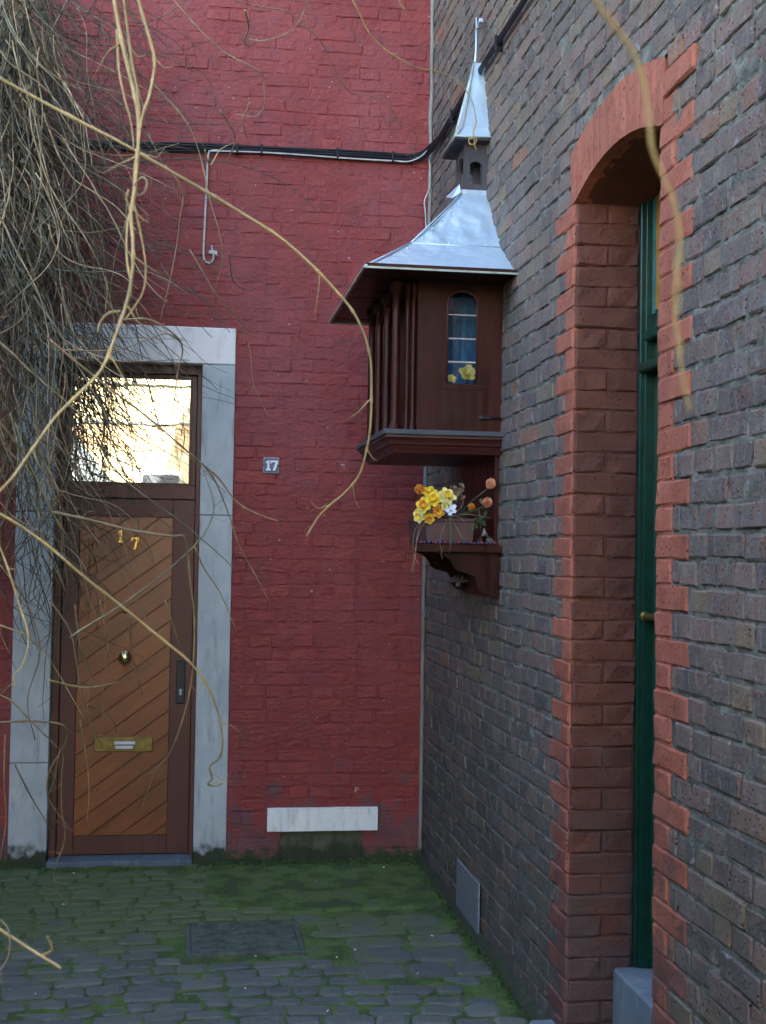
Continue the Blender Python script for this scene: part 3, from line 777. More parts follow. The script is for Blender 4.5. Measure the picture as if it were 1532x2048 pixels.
# green door
gd = MB(); gd.box((1.44, JY0-.05, .275), (1.475, JY1+.05, 2.75)); gdo = gd.build('green_door', M['green'], dark); gdo['label'] = 'deep green painted door set back in the arched opening'
gf = MB(); gf.box((XD, JY1-.020, .262), (XD+.06, JY1+.03, 2.72), .003); gf.box((XD+.014, JY1-.032, .264), (XD+.055, JY1-.0202, 2.715), .002)
gf.build('door_frame', M['greendark'], dark)
for zz, hh, pr in ((2.215, .036, .035), (2.115, .030, .052)):
    MB().box((XD+.045-pr, JY0+.01, zz), (XD+.10, JY1-.018, zz+hh), .006).build('transom_rail', M['greendark'], gdo)
MB().box((1.434, JY0+.02, 2.262), (1.445, JY1-.033, 2.70)).build('fanlight_frame', M['greendark'], gdo)
MB().box((1.428, JY1-.054, 2.30), (1.4385, JY1-.0325, 2.69)).build('fanlight_bead', M['teal'], gdo)
MB().box((1.430, JY0+.05, 2.31), (1.4372, JY1-.0545, 2.69)).build('fanlight_pane', M['amber'], gdo)
hb = MB(); hb.tube([(1.44, JY1-.045, 1.353), (1.412, JY1-.047, 1.353), (1.406, JY1-.060, 1.353), (1.406, JY0+.2, 1.353)], .0105, 12)
hb.lathe((1.406, JY1-.050, 1.353), (0,-1,0), [(0,.010),(.004,.016),(.010,.016),(.014,.011)], 14); hb.build('door_pull', M['oldbrass'], gdo)
# mortar fillet closing the corner between the two houses
cf = MB(); n = 150; pts = [(1.175 + .005*nz((0,0,i*.03),6) , YB-.012, -.01+4.7*i/n) for i in range(n+1)]
cf.tube(pts, [.010+.0035*nz((5,0,i*.03),9) for i in range(n+1)], 8); cf.build('corner_fillet', M['fillet'], dark)
# rough cement skirting at the foot of the dark wall
sk = MB(); ns = 160
def skp(i, j):
    y = 4.06 + (6.58-4.06)*i/ns; hh = .035 + .02*nz((0,y,0),5) + .012*nz((0,y,4),25)
    q = [(XR-.045-.012*nz((0,y,8),12), .0), (XR-.028, hh*.55), (XR-.012, hh*.9), (XR+.012, hh*1.15)][j]
    return (q[0]+.004*nz((j,y,2),40), y, q[1]+.004*nz((j,y,6),40)*(j > 0))
sk.grid(skp, ns, 3, flip=True); sk.build('cement_skirting', M['concrete'], dark)

# perforated vent plate screwed on the dark wall
vp = thing('vent_plate', (XR-.012, 5.43, .1), 'perforated grey metal vent plate low on the dark brick wall', 'vent')
MB().box((XR-.016, VY0, .006), (XR-.010, VY1, VTZ+.006), .0015).build('plate', M['plategrey'], vp)
holes = MB(); ny, nzv = 17, 12
for i in range(ny):
    for j in range(nzv):
        yy = VY0+.02+(VY1-VY0-.04)*(i+.5*(j%2))/(ny-.5); zz = .02+(VTZ-.03)*j/(nzv-1)
        s_ = .0068
        holes.add([(XR-.0165, yy-s_, zz), (XR-.0165, yy, zz-s_), (XR-.0165, yy+s_, zz), (XR-.0165, yy, zz+s_)], [(0,1,2,3)])
o = holes.build('perforation', M['platedark'], vp); o['kind'] = 'stuff'

# ================================================================== DRAIN COVER
dc = thing('drain_cover', (.245, 5.31, .005), 'rectangular cast iron drain cover set among the cobbles', 'drain cover')
MB().box((.04, 5.12, -.02), (.455, 5.505, .012), .003).build('plate', M['castiron'], dc)
fr = MB()
for a, b in (((.02,5.10),(.04,5.525)), ((.455,5.10),(.475,5.525)), ((.0402,5.10),(.4548,5.119)), ((.0402,5.506),(.4548,5.525))): fr.box((*a, -.02), (*b, .016), .002)
fr.build('frame', M['castiron'], dc)
lug = MB()
for i in range(8):
    for j in range(6):
        x, y = .13+.034*i+.012*(j%2), 5.19+.045*j
        lug.box((x-.011, y-.007, .011), (x+.011, y+.007, .017), .002)
o = lug.build('raised_pattern', M['castiron'], dc); o['kind'] = 'stuff'

# ================================================================== WALL SHRINE
SY0, SY1, SYC = 4.95, 5.80, 5.375
shr = thing('wall_shrine', (XR, SYC, 1.87), 'dark wooden wall shrine with columns and a tall zinc roof', 'shrine')
# tray and cornice: stacked rings against the wall
tb = MB(); tb.box((.721, SY0, 1.985), (XR+.004, SY1, 2.006), .004); tb.build('tray_board', M['shrinegrey'], shr)
cn = MB()
prof = [(.008,1.984),(.008,1.976),(.016,1.972),(.024,1.962),(.028,1.951),(.036,1.947),(.039,1.940),(.046,1.930),(.052,1.920)]
pv = []
for ins, zz in prof: pv.append([(XR, SY0+ins, zz), (.721+ins, SY0+ins, zz), (.721+ins, SY1-ins, zz), (XR, SY1-ins, zz)])
V = [p for r in pv for p in r]; F = []
for i in range(len(prof)-1):
    for q in range(3): F.append((i*4+q, (i+1)*4+q, (i+1)*4+q+1, i*4+q+1))
b = (len(prof)-1)*4; F.append((b+3, b+2, b+1, b)); F.append((0,1,2,3))
cn.add(V, F); cn.build('cornice', M['shrinered'], shr)
# cabinet: front panel with an arched window opening
CX0, CZ0, CZ1 = .853, 2.007, 2.60
WX0, WX1, WZ0, WZS = .964, 1.088, 2.190, 2.500
fp = MB()
fp.box((CX0, 5.0, CZ0), (WX0, 5.02, CZ1)); fp.box((WX1, 5.0, CZ0), (XR+.004, 5.02, CZ1)); fp.box((WX0, 5.0, CZ0), (WX1, 5.02, WZ0))
wr = (WX1-WX0)/2; wc = (WX0+WX1)/2
arc = [(wc + wr*math.cos(math.pi*i/14), WZS + wr*.85*math.sin(math.pi*i/14)) for i in range(15)]
for i in range(14):
    fp.prism([(arc[i][0], arc[i][1]), (arc[i][0], CZ1), (arc[i+1][0], CZ1), (arc[i+1][0], arc[i+1][1])], (0,5.0,0), (1,0,0), (0,0,1), (0,1,0), .02)
fp.build('front_panel', M['shrine'], shr)
cs = MB(); cs.box((CX0, 5.021, CZ0), (CX0+.018, 5.74, CZ1)); cs.box((CX0, 5.741, CZ0), (XR+.004, 5.76, CZ1)); cs.box((CX0+.02, 5.021, CZ1-.01), (XR, 5.74, CZ1))
cs.build('cabinet_wall', M['shrine'], shr)
# thin planted strips round the window foot
sm_ = MB(); sm_.box((.941, 4.9972, 2.168), (1.112, 5.0, 2.186)); sm_.box((.941, 4.9972, 2.1862), (.958, 5.0, 2.246)); sm_.box((1.094, 4.9972, 2.1862), (1.112, 5.0, 2.246))
sm_.build('window_sill', M['shrine'], shr)
wf = MB(); out = [(WX0, WZ0)] ; path = [(WX1-.004, 4.998, WZ0+.002)] + [(wc+(wr-.004)*math.cos(math.pi*i/16), 4.998, WZS+(wr*.85-.004)*math.sin(math.pi*i/16)) for i in range(17)] + [(WX0+.004, 4.998, WZ0+.002)]
wf.tube(path, .004, 6); wfo = wf.build('window_frame', M['shrinered'], shr)
zb = [WZ0, 2.276, 2.366, 2.458, 2.56]
for i in range(4):
    MB().box((WX0, 5.009, zb[i]+.003), (WX1, 5.011, zb[i+1]-.003)).build('pane', M['clear'], wfo)
for zz in zb[1:4]: MB().box((WX0, 5.004, zz-.003), (WX1, 5.0125, zz+.003), .001).build('glazing_bar', M['lead'], wfo)
ct = MB(); nn = 60
def cup(i, j):
    x = CX0+.03 + (XR-CX0-.04)*i/nn; return (x, 5.16 + .018*math.sin(i*.62)+.008*math.sin(i*1.7+1), 2.02+.56*j/6)
ct.grid(cup, nn, 6); ct.build('curtain', M['curtain'], shr)
# columns of the little porch
def column(x, y, r, name='column'):
    mb = MB()
    mb.lathe((x, y, 2.005), (0,0,1), [(0,r*1.7),(.008,r*1.7),(.012,r*1.35),(.018,r*1.5),(.024,r*1.1),(.03,r),(.10,r),(.45,r*.9),(.525,r*.9),(.53,r*1.3),(.545,r*1.15),(.555,r*1.6),(.575,r*1.7)], 14)
    return mb.build(name, M['shrine'], shr)
for yy in (4.992, 5.225, 5.45, 5.675): column(.768, yy, .0165)
column(.815, 5.012, .011, 'slim_column'); column(.838, 5.008, .011, 'slim_column')
column(.815, 5.735, .011, 'slim_column'); column(.838, 5.738, .011, 'slim_column')
# arcade heads over the columns and the beam carrying the roof
for ya, yb in ((5.008,5.209), (5.241,5.434), (5.466,5.659)):
    ym, hr = (ya+yb)/2, (yb-ya)/2; mb = MB()
    aa = [(ym+hr*math.cos(math.pi*i/10), 2.49+.06*math.sin(math.pi*i/10)) for i in range(11)]
    for i in range(10): mb.prism([(aa[i][0], aa[i][1]), (aa[i][0], 2.578), (aa[i+1][0], 2.578), (aa[i+1][0], aa[i+1][1])], (.760,0,0), (0,1,0), (0,0,1), (1,0,0), .016)
    mb.build('arcade_head', M['shrine'], shr)
bm_ = MB(); bm_.box((.745, 4.975, 2.580), (.79, 5.775, 2.615), .003); bm_.box((.7905, 4.975, 2.580), (CX0-.001, 5.03, 2.614), .003); bm_.box((.7905, 5.72, 2.580), (CX0-.001, 5.775, 2.614), .003)
bm_.build('beam', M['shrine'], shr)
hk = MB(); hk.tube([(1.10, 4.997, 2.062), (1.13, 4.988, 2.060), (1.178, 4.990, 2.062)], .0045, 8); hk.lathe((1.106, 4.9995, 2.062), (0,-1,0), [(0,.010),(.008,.010),(.010,.006)], 12)
hk.build('door_hook', M['iron'], shr)
# zinc roof: skirt, upper slope
E0 = (.615, 4.77, 5.98, 2.578); K0 = (.828, 5.04, 5.71, 2.735); T0 = (1.078, 5.295, 5.495, 3.008)
def slope(mb, A, B, n, m, amp, sag):
    def dent(p): return amp*(nz(p, 9, 2.2) + .6*nz(p, 20, 5.0))
    xa, a0, a1, za = A; xb, b0, b1, zb_ = B
    def face(P, Q):
        def f(i, j):
            s_, t = i/n, j/m
            lo = P[0].lerp(P[1], s_); hi = Q[0].lerp(Q[1], s_); p = lo.lerp(hi, t)
            nrm = (P[1]-P[0]).cross(Q[0]-P[0]).normalized()
            e = min(1, min(s_, 1-s_)*8)*min(1, min(t, 1-t)*8)
            return p + nrm*(dent(p)*e - sag*math.sin(math.pi*t))
        mb.grid(f, n, m)
    A_ = [Vector((XR+.004,a0,za)), Vector((xa,a0,za)), Vector((xa,a1,za)), Vector((XR+.004,a1,za))]
    B_ = [Vector((XR+.004,b0,zb_)), Vector((xb,b0,zb_)), Vector((xb,b1,zb_)), Vector((XR+.004,b1,zb_))]
    for q in range(3): face((A_[q+1], A_[q]), (B_[q+1], B_[q]))
rf = MB(); slope(rf, E0, K0, 40, 14, .003, .006); roof = rf.build('roof_skirt', M['zinc'], shr)
rf = MB(); slope(rf, K0, T0, 40, 26, .006, .010); roofu = rf.build('roof', M['zinc'], shr)
sm2 = MB()
for A, B in ((E0, K0), (K0, T0)):
    for q in (1, 2): sm2.tube([(A[0], A[q], A[3]+.002), (B[0], B[q], B[3]+.002)], .0035, 6)
sm2.tube([(XR, K0[1], K0[3]+.001), (K0[0], K0[1], K0[3]+.001), (K0[0], K0[2], K0[3]+.001), (XR, K0[2], K0[3]+.001)], .0025, 6)
sm2.build('seam', M['zinc'], roofu)
eg = MB(); e = .006
eg.box((E0[0]-e, E0[1]-e, E0[3]-.006), (XR+.004, E0[1]+.004, E0[3]+.001)); eg.box((E0[0]-e, E0[1]+.0042, E0[3]-.006), (E0[0]+.004, E0[2]-.0042, E0[3]+.001)); eg.box((E0[0]-e, E0[2]-.004, E0[3]-.006), (XR+.004, E0[2]+e, E0[3]+.001))
eg.build('eave_edge', M['zincedge'], roof)
# soffit boards under the eaves
npk = 14
for i in range(npk):
    ya, yb = E0[1]+.006+(E0[2]-E0[1]-.012)*i/npk, E0[1]+.006+(E0[2]-E0[1]-.012)*(i+1)/npk
    MB().box((E0[0]+.005, ya+.002, E0[3]+.004-g.uniform(0,.003)), (XR, yb-.002, E0[3]+.016)).build('soffit_board', M['shrine'], shr)
rv_me = MB().lathe((0,0,0), (0,0,1), [(-.004,.0045),(0,.0045),(.002,.003),(.003,.001)], 8).mesh('rivet', M['zinc'])
for A, B, ts in ((E0, K0, (.2,.5,.8)), (K0, T0, (.12,.3,.48,.66,.84))):
    for t in ts:
        for off in (.022,): inst('rivet', rv_me, roofu, (A[0]+(B[0]-A[0])*t+off, A[1]+(B[1]-A[1])*t-.002, A[3]+(B[3]-A[3])*t-.002), rot=(.85, 0, 0))
for x_ in (.90, .98, 1.06, 1.13): inst('rivet', rv_me, roofu, (x_, K0[1]+.012, K0[3]+.010), rot=(.8, 0, 0))
fl = MB(); fl.add([(1.035,5.285,2.985),(1.07,5.285,3.012),(1.068,5.30,3.05),(1.03,5.40,3.02)], [(0,1,2,3),(3,2,1,0)]); fl.build('flashing', M['zinc'], roofu)
fs2 = MB(); fs2.box((1.080, 5.298, 3.004), (XR+.003, 5.303, 3.028)); fs2.box((1.076, 5.298, 3.004), (1.0795, 5.492, 3.028)); fs2.build('flashing', M['zinc'], roofu)
# open lantern and spire
LX, LY0, LY1, LZ0, LZ1 = 1.088, 5.308, 5.492, 2.99, 3.225
lant = MB().box((LX-.002, LY0-.002, LZ0-.012), (XR+.002, LY1+.002, LZ0), 0).build('lantern', M['lanternwood'], shr)
for x0, y0 in ((LX, LY0), (LX, LY1-.024), (XR-.022, LY0), (XR-.022, LY1-.024)): MB().box((x0, y0, LZ0), (x0+.024, y0+.024, LZ1)).build('post', M['lanternwood'], lant)
def arch_panel(mb, c0, c1, fixed, axis, zbot, zsp, ztop, th):
    """panel with an arched hole between c0..c1 along axis; parts: sill + head"""
    m_, hr = (c0+c1)/2, (c1-c0)/2
    aa = [(m_+hr*math.cos(math.pi*i/10), zsp+hr*.8*math.sin(math.pi*i/10)) for i in range(11)]
    U = (1,0,0) if axis == 'x' else (0,1,0); N = (0,1,0) if axis == 'x' else (1,0,0)
    o_ = (0,fixed,0) if axis == 'x' else (fixed,0,0)
    MB().prism([(c0,LZ0),(c1,LZ0),(c1,zbot),(c0,zbot)], o_, U, (0,0,1), N, th).build('sill_panel', M['lanternwood'], lant)
    for i in range(10): mb.prism([aa[i], (aa[i][0], ztop), (aa[i+1][0], ztop), aa[i+1]], o_, U, (0,0,1), N, th)
for args in ((LX+.0242, XR-.0222, LY0+.003, 'x'), (LX+.0242, XR-.0222, LY1-.017, 'x'), (LY0+.0242, LY1-.0242, LX+.003, 'y')):
    lp2 = MB(); arch_panel(lp2, *args, 3.055, 3.13, LZ1, .014); lp2.build('arched_panel', M['lanternwood'], lant)
SP0 = (1.040, 5.252, 5.548, 3.232); SP1 = (1.078, 5.300, 5.500, 3.285); SP2 = (1.142, 5.392, 5.408, 3.590)
spm = MB(); slope(spm, SP0, SP1, 12, 4, .0008, .002); slope(spm, SP1, SP2, 12, 16, .0010, .004)
spire = spm.build('spire', M['zinc'], shr)
spl = MB(); spl.box((1.042, 5.254, 3.222), (XR, 5.546, 3.2315)); spl.build('spire_soffit', M['lanternwood'], spire)
sm3 = MB()
for q in (1, 2): sm3.tube([(SP0[0],SP0[q],SP0[3]+.002), (SP1[0],SP1[q],SP1[3]+.002), (SP2[0],SP2[q],SP2[3]+.002)], .0032, 6)
sm3.tube([(XR, SP0[1]-.002, SP0[3]), (SP0[0]-.002, SP0[1]-.002, SP0[3]), (SP0[0]-.002, SP0[2]+.002, SP0[3])], .004, 6)
sm3.build('seam', M['zincedge'], spire)
fi = MB(); fi.tube([(1.146,5.40,3.56), (1.150,5.40,3.64), (1.150,5.40,3.785)], [.010,.0045,.0035], 8)
fi.box((1.146, 5.385, 3.735), (1.154, 5.40, 3.745)); fi.box((1.150, 5.34, 3.744), (1.166, 5.375, 3.760), .002); fi.tube([(1.150,5.40,3.75),(1.16,5.37,3.753)], .003, 6); fi.build('finial', M['zinc'], spire)

# ================================================================== BRACKET SHELF
br = thing('bracket_shelf', (XR, 5.3, 1.38), 'small dark carved wooden bracket shelf under the shrine', 'shelf')
MB().prism([(.850,4.95),(XR+.003,4.95),(XR+.003,5.66),(.950,5.66),(.915,5.40)], (0,0,1.545), (1,0,0), (0,1,0), (0,0,1), .027).build('shelf_board', M['shrine'], br)
pb = [(XR+.002,1.544),(XR+.002,1.374),(1.165,1.372),(1.14,1.380),(1.108,1.395),(1.096,1.412),(1.094,1.432),(1.083,1.455),(1.055,1.464),(1.026,1.470),(1.008,1.482),(1.000,1.500),(.985,1.520),(.958,1.536),(.930,1.5445)]
for yy, sx in ((4.985, 0), (5.60, .02)):
    MB().prism([(min(a+sx, XR+.002), b) for a, b in pb[::-1]], (0, yy, 0), (1,0,0), (0,0,1), (0,1,0), .018).build('carved_side', M['shrine'], br)
MB().box((XR-.018, 5.004, 1.376), (XR-.001, 5.598, 1.5445)).build('back_board', M['shrine'], br)
MB().box((XR-.016, 5.03, 1.5725), (XR-.001, 5.58, 1.919)).build('back_board', M['shrine'], br)
pd = MB()
for i in range(7):
    an = math.pi*(i+.5)/7; pd.tube([(1.05,5.12,1.425), (1.05+.04*math.cos(an), 5.12, 1.425+.030*math.sin(an))], [.003,.005], 6)
pd.lathe((1.05,5.12,1.405), (0,0,1), [(0,.004),(.008,.012),(.02,.012),(.026,.004)], 12); pd.build('carved_pendant', M['lanternwood'], br)

# planter, beads, ornament and flowers on the shelf
pt = thing('flower_box', (.99, 5.2, 1.572), 'purple brown flower box standing on the bracket shelf', 'planter')
MB().prism([(.905,1.573),(1.080,1.573),(1.090,1.672),(.895,1.660)], (0,5.015,0), (1,0,0), (0,0,1), (0,1,0), .40).build('box', M['planter'], pt)
MB().box((.897, 5.010, 1.660), (1.092, 5.42, 1.6735), .003).build('rim', M['planter'], pt)
gar = thing('bead_garland', (1.0, 4.96, 1.573), 'string of dark and red beads along the shelf edge', 'garland')
gg = random.Random(5)
for i in range(20):
    x = .856 + .016*i + gg.uniform(-.003,.003)
    r_ = gg.uniform(.0055,.0085); mb = MB().lathe((x, 4.962+gg.uniform(0,.008), 1.5725), (0,0,1), [(0,r_*.5),(r_*.4,r_),(r_*1.1,r_),(r_*1.7,r_*.7),(r_*2,r_*.2)], 10)
    mb.build('bead', M['redbead' if i % 3 == 1 else 'darkbead'], gar)
for i in range(10):
    y = 4.99 + .045*i; r_ = gg.uniform(.005,.008)
    MB().lathe((.862+gg.uniform(0,.01)+(y-4.96)*.19, y, 1.5725), (0,0,1), [(0,r_*.5),(r_*.4,r_),(r_*1.1,r_),(r_*2,r_*.2)], 10).build('bead', M['redbead' if i % 2 else 'darkbead'], gar)
cord = MB(); cord.tube([(.945,5.40,1.574),(.860,4.965,1.574),(1.17,4.966,1.574)], .002, 5); cord.build('cord', M['cableblack'], gar)
orn = MB()
aa = [(.0, .0)]
orn.grid(lambda i, j: (1.125 + .034*math.cos(math.pi*i/14)*(1-.75*j/8)**.8, 4.985+.02*j/8, 1.573 + .038*(math.sin(math.pi*i/14)**.8)*(1-.1*j/8) + .030*(j/8)**2*(math.sin(math.pi*i/14))), 14, 8)
orn.grid(lambda i, j: (1.125 + .030*math.cos(math.pi*i/14)*(1-.75*j/8)**.8, 4.988+.02*j/8, 1.573 + .034*(math.sin(math.pi*i/14)**.8)*(1-.1*j/8) + .030*(j/8)**2*(math.sin(math.pi*i/14))), 14, 8, flip=True)
o = orn.build('shell_ornament', M['ornament'], org=(1.125, 4.99, 1.573)); tag(o, 'small grey brown shell ornament at the right end of the shelf', 'ornament')

def fl_pos(x, y, Y=5.02):
    d = ray(x, y); return CAM + d*((Y-CAM.y)/d.y)
def petal(mb, c, ax, ang, ln, wd, lift, curl, base=.1):
    ax = Vector(ax).normalized(); a = ax.orthogonal().normalized(); b = ax.cross(a); c = Vector(c)
    d = a*math.cos(ang) + b*math.sin(ang); s_ = ax.cross(d)
    def f(i, j):
        t = j/5; ww = wd*(base+(1-base)*math.sin(math.pi*min(1, t*.85+.08))); q = (i-2)/2
        return c + d*(ln*t*math.cos(lift)) + ax*(ln*t*math.sin(lift) + curl*t*t*ln - .25*ww*(1-q*q)) + s_*(ww*q)
    mb.grid(f, 4, 5)
def stem(mb, pts, r=.0022): mb.tube(spline(pts, 4), r, 5)
SOIL = Vector((.99, 5.09, 1.668))
def rosebud(name, x, y, Y, r, tilt, mat, label, group=None):
    r *= 1.15
    c = fl_pos(x, y, Y); t = thing(name, c, label, 'flower', group); mb = MB()
    for lay, (n, ln, lift, wd) in enumerate(((5, r*1.5, 1.12, r*.75), (4, r*1.65, 1.28, r*.62), (3, r*1.7, 1.40, r*.45))):
        for i in range(n): petal(mb, c-Vector(tilt).normalized()*r*.7, tilt, 2*math.pi*i/n+lay*.7, ln, wd, lift, -.12 if lay == 0 else -.05, .35)
    mb.build('petals', M[mat], t)
    mb = MB(); stem(mb, [c-Vector(tilt).normalized()*r*.6, c.lerp(SOIL, .5)+Vector((0,0,-.01)), SOIL+Vector(((c.x-SOIL.x)*.3, 0, 0))]); mb.build('stem', M['leaf'], t)
    return t
def daffodil(x, y, Y, r, ax, m1, m2, label, group=None):
    r *= 1.12
    c = fl_pos(x, y, Y); t = thing('yellow_blossom', c, label, 'flower', group); mb = MB(); ax = Vector(ax).normalized()
    for i in range(6): petal(mb, c, ax, 2*math.pi*i/6+g.uniform(-.2,.2), r*g.uniform(.9,1.1), r*.42, g.uniform(.15,.5), -.12)
    mb.build('petals', M[m1], t)
    cp = MB(); a = ax.orthogonal().normalized(); b = ax.cross(a)
    cp.grid(lambda i, j: c + ax*(r*.5*j/4) + (a*math.cos(2*math.pi*i/16)+b*math.sin(2*math.pi*i/16))*(r*(.18+.22*j/4+(.04 if (i%2 and j == 4) else 0))), 16, 4); cp.build('cup', M[m2], t)
    mb = MB(); stem(mb, [c, c.lerp(SOIL,.5)+Vector((0,0,.005)), SOIL+Vector(((c.x-SOIL.x)*.5,0,0))]); mb.build('stem', M['leaf'], t)
rosebud('rose', 981, 968, 4.99, .022, (.3,-.5,.9), 'peach', 'peach rosebud standing highest at the right of the shelf flowers')
rosebud('rose', 974, 1006, 4.99, .022, (.2,-.7,.7), 'peach', 'open peach rose just below the highest rosebud')
rosebud('rose', 943, 1014, 5.02, .015, (.1,-.3,.9), 'orangepetal', 'small deep orange bud beside the green rose leaves')
rosebud('rose', 839, 979, 5.06, .021, (-.2,-.2,1), 'orangepetal', 'orange bud standing alone at the left of the shelf flowers')
daffodil(893, 993, 5.00, .034, (.2,-.9,.5), 'paleyellow', 'yellow', 'round yellow daffodil at the top middle of the bouquet')
daffodil(868, 999, 5.01, .032, (-.3,-.8,.4), 'yellow', 'yellow', 'bright yellow blossom left of the round daffodil')
daffodil(848, 1010, 5.01, .032, (-.5,-.8,.2), 'yellow', 'orangepetal', 'yellow blossom with orange cup, second row left')
daffodil(876, 1022, 4.995, .027, (.1,-.9,-.1), 'orangepetal', 'yellow', 'orange yellow blossom low in the middle beside the white flower')
daffodil(838, 1032, 5.00, .026, (-.5,-.7,-.2), 'paleyellow', 'yellow', 'pale yellow blossom hanging lowest at the left of the box')
daffodil(858, 1036, 4.995, .023, (-.1,-.9,-.4), 'yellow', 'orangepetal', 'small yellow blossom drooping over the box rim')
daffodil(858, 985, 5.05, .030, (-.2,-.7,.8), 'yellow', 'yellow', 'yellow blossom peeping up behind the second row')
daffodil(889, 1012, 4.985, .020, (.3,-.9,.1), 'paleyellow', 'paleyellow', 'tiny pale yellow blossom touching the white flower')
wl = thing('white_blossom', fl_pos(901, 1020, 4.985), 'white starry blossom at the front of the flower box', 'flower'); mb = MB(); c = fl_pos(901, 1020, 4.985)
for q in range(9):
    cc = c + Vector((g.uniform(-.018,.018), g.uniform(-.008,.008), g.uniform(-.016,.016)))
    for i in range(5): petal(mb, cc, (g.uniform(-.3,.3),-1,g.uniform(-.2,.5)), 2*math.pi*i/5, .010, .004, .3, -.1)
mb.build('petals', M['whitepetal'], wl)
mb = MB(); stem(mb, [c, (c.x+.002, 4.975, 1.64), (c.x, 4.955, 1.56)], .003); mb.build('stem', M['leaf'], wl)
dl = thing('dried_leaves', fl_pos(915, 985, 5.06), 'brown dried leaf spray behind the yellow flowers', 'plant'); mb = MB(); c = fl_pos(915, 990, 5.06)
for q in range(22):
    cc = c + Vector((g.uniform(-.03,.03), g.uniform(-.02,.03), g.uniform(-.015,.035)))
    petal(mb, cc, (g.uniform(-1,1),-1,g.uniform(-.5,1)), g.uniform(0,6.28), g.uniform(.016,.03), g.uniform(.004,.007), g.uniform(0,.6), -.2)
mb.build('leaves', M['dryleaf'], dl)
mb = MB(); stem(mb, [c+Vector((.01,0,.02)), c+Vector((.02,0,-.04)), SOIL]); stem(mb, [c+Vector((-.02,0,.02)), SOIL]); mb.build('stem', M['dryleaf'], dl)
rl = thing('rose_leaves', fl_pos(952, 1020, 5.01), 'dark green rose leaves leaning over the right end of the box', 'plant'); mb = MB(); c = fl_pos(954, 1020, 5.01)
for q in range(18):
    cc = c + Vector((g.uniform(-.025,.03), g.uniform(-.01,.02), g.uniform(-.075,.03)))
    petal(mb, cc, (g.uniform(-1,1),-1,g.uniform(-.3,1)), g.uniform(0,6.28), g.uniform(.014,.024), g.uniform(.005,.008), g.uniform(0,.5), -.1)
mb.build('leaves', M['leaf'], rl)
mb = MB(); stem(mb, [c+Vector((.005,0,.01)), c+Vector((.012,-.01,-.05)), c+Vector((.015,0,-.09))]); stem(mb, [c, SOIL]); mb.build('stem', M['leaf'], rl)
rf_ = MB()
for pts in (((893,1040),(886,1060),(880,1080),(881,1100)), ((903,1036),(914,1056),(924,1074),(932,1080)), ((905,1030),(920,1036),(931,1046)), ((918,1028),(945,1030),(982,1036)),
            ((846,1040),(830,1060),(826,1090),(828,1110),(838,1130)), ((842,1044),(834,1075),(832,1100),(826,1125),(821,1145)), ((850,1042),(838,1068),(832,1090),(830,1115),(826,1150)), ((899,1036),(901,1075),(899,1108)),
            ((886,1092),(882,1108),(886,1118))):
    rf_.tube(spline([fl_pos(x, y, 4.935 if y > 1060 else 4.975) for x, y in pts], 4), .0012, 4)
o = rf_.build('raffia_ribbon', M['tanvine'], org=fl_pos(870, 1040, 4.97)); tag(o, 'dry raffia ribbon strands trailing over the flower box', 'ribbon')
# yellow flowers behind the shrine window
def inner(x, y, r, label):
    c = fl_pos(x, y, 5.05); t = thing('window_blossom', c, label, 'flower'); mb = MB()
    for lay in range(4):
        for i in range(5): petal(mb, c, (.15,-1,.45), 2*math.pi*i/5+lay*.6+g.uniform(-.2,.2), r*(1.1-.2*lay)*g.uniform(.9,1.1), r*.5, .15+.33*lay+g.uniform(-.1,.1), .15-.1*lay, .3)
    mb.build('petals', M['paleyellow'], t); mb = MB(); stem(mb, [c, c+Vector((.005,.01,-.10)), (c.x, 5.06, 2.008)]); mb.build('stem', M['leaf'], t)
inner(934, 748, .034, 'large pale yellow bloom inside the shrine window'); inner(903, 758, .018, 'small pale yellow bud inside the shrine window')

# ================================================================== CABLES
cb = thing('cable_bundle', (0.1, YB-.02, 3.52), 'bundle of black cables clipped across the red wall and round the corner', 'cable')
def sagz(x): return 3.520 + .012*math.sin(x*2.3) + .012*(x > .9)*(x-.9)
for q in range(5):
    oy, oz = YB-.022-.007*(q % 2), (q-2)*.0085
    pts = [(x, oy+.002*math.sin(x*5+q), sagz(x)+oz+.003*math.sin(x*7+q*2)) for x in lin(-1.4, 1.06, 40)]
    pts += [(1.12, YB-.03-.004*q, 3.54+oz), (XR-.03-.003*q, YB-.09, 3.552+oz*.9), (XR-.022-.003*(q%2), 6.3, 3.548+oz)]
    pts += [(XR-.022-.003*(q % 2), y, 3.545+oz*(1 if y > 5.7 else .7)-.008*math.sin(y*2)) for y in lin(6.1, 3.6, 20)]
    MB().tube(spline(pts, 2), .0052 if q != 2 else .008, 7).build('cable', M['cableblack'], cb)
wp = [(x, YB-.034, sagz(x)-.020+.004*math.sin(x*6)) for x in lin(.06, 1.06, 14)] + [(1.12, YB-.045, 3.535), (1.15, YB-.10, 3.56)]
MB().tube(spline(wp, 4), .0042, 7).build('pale_cable', M['cablewhite'], cb)
for x in (-.9, -.35, .2, .32, .70, .98): MB().box((x-.006, YB-.040, sagz(x)-.026), (x+.006, YB, sagz(x)+.026), .002).build('clip', M['cableblack'], cb)
for y in (5.95, 5.05, 4.45): MB().box((XR-.036, y-.006, 3.512), (XR, y+.006, 3.575), .002).build('clip', M['cableblack'], cb)
lc = thing('loose_cable', (.06, YB-.02, 3.0), 'pale cable hanging off the bundle and ending in a hook shaped loop', 'cable')
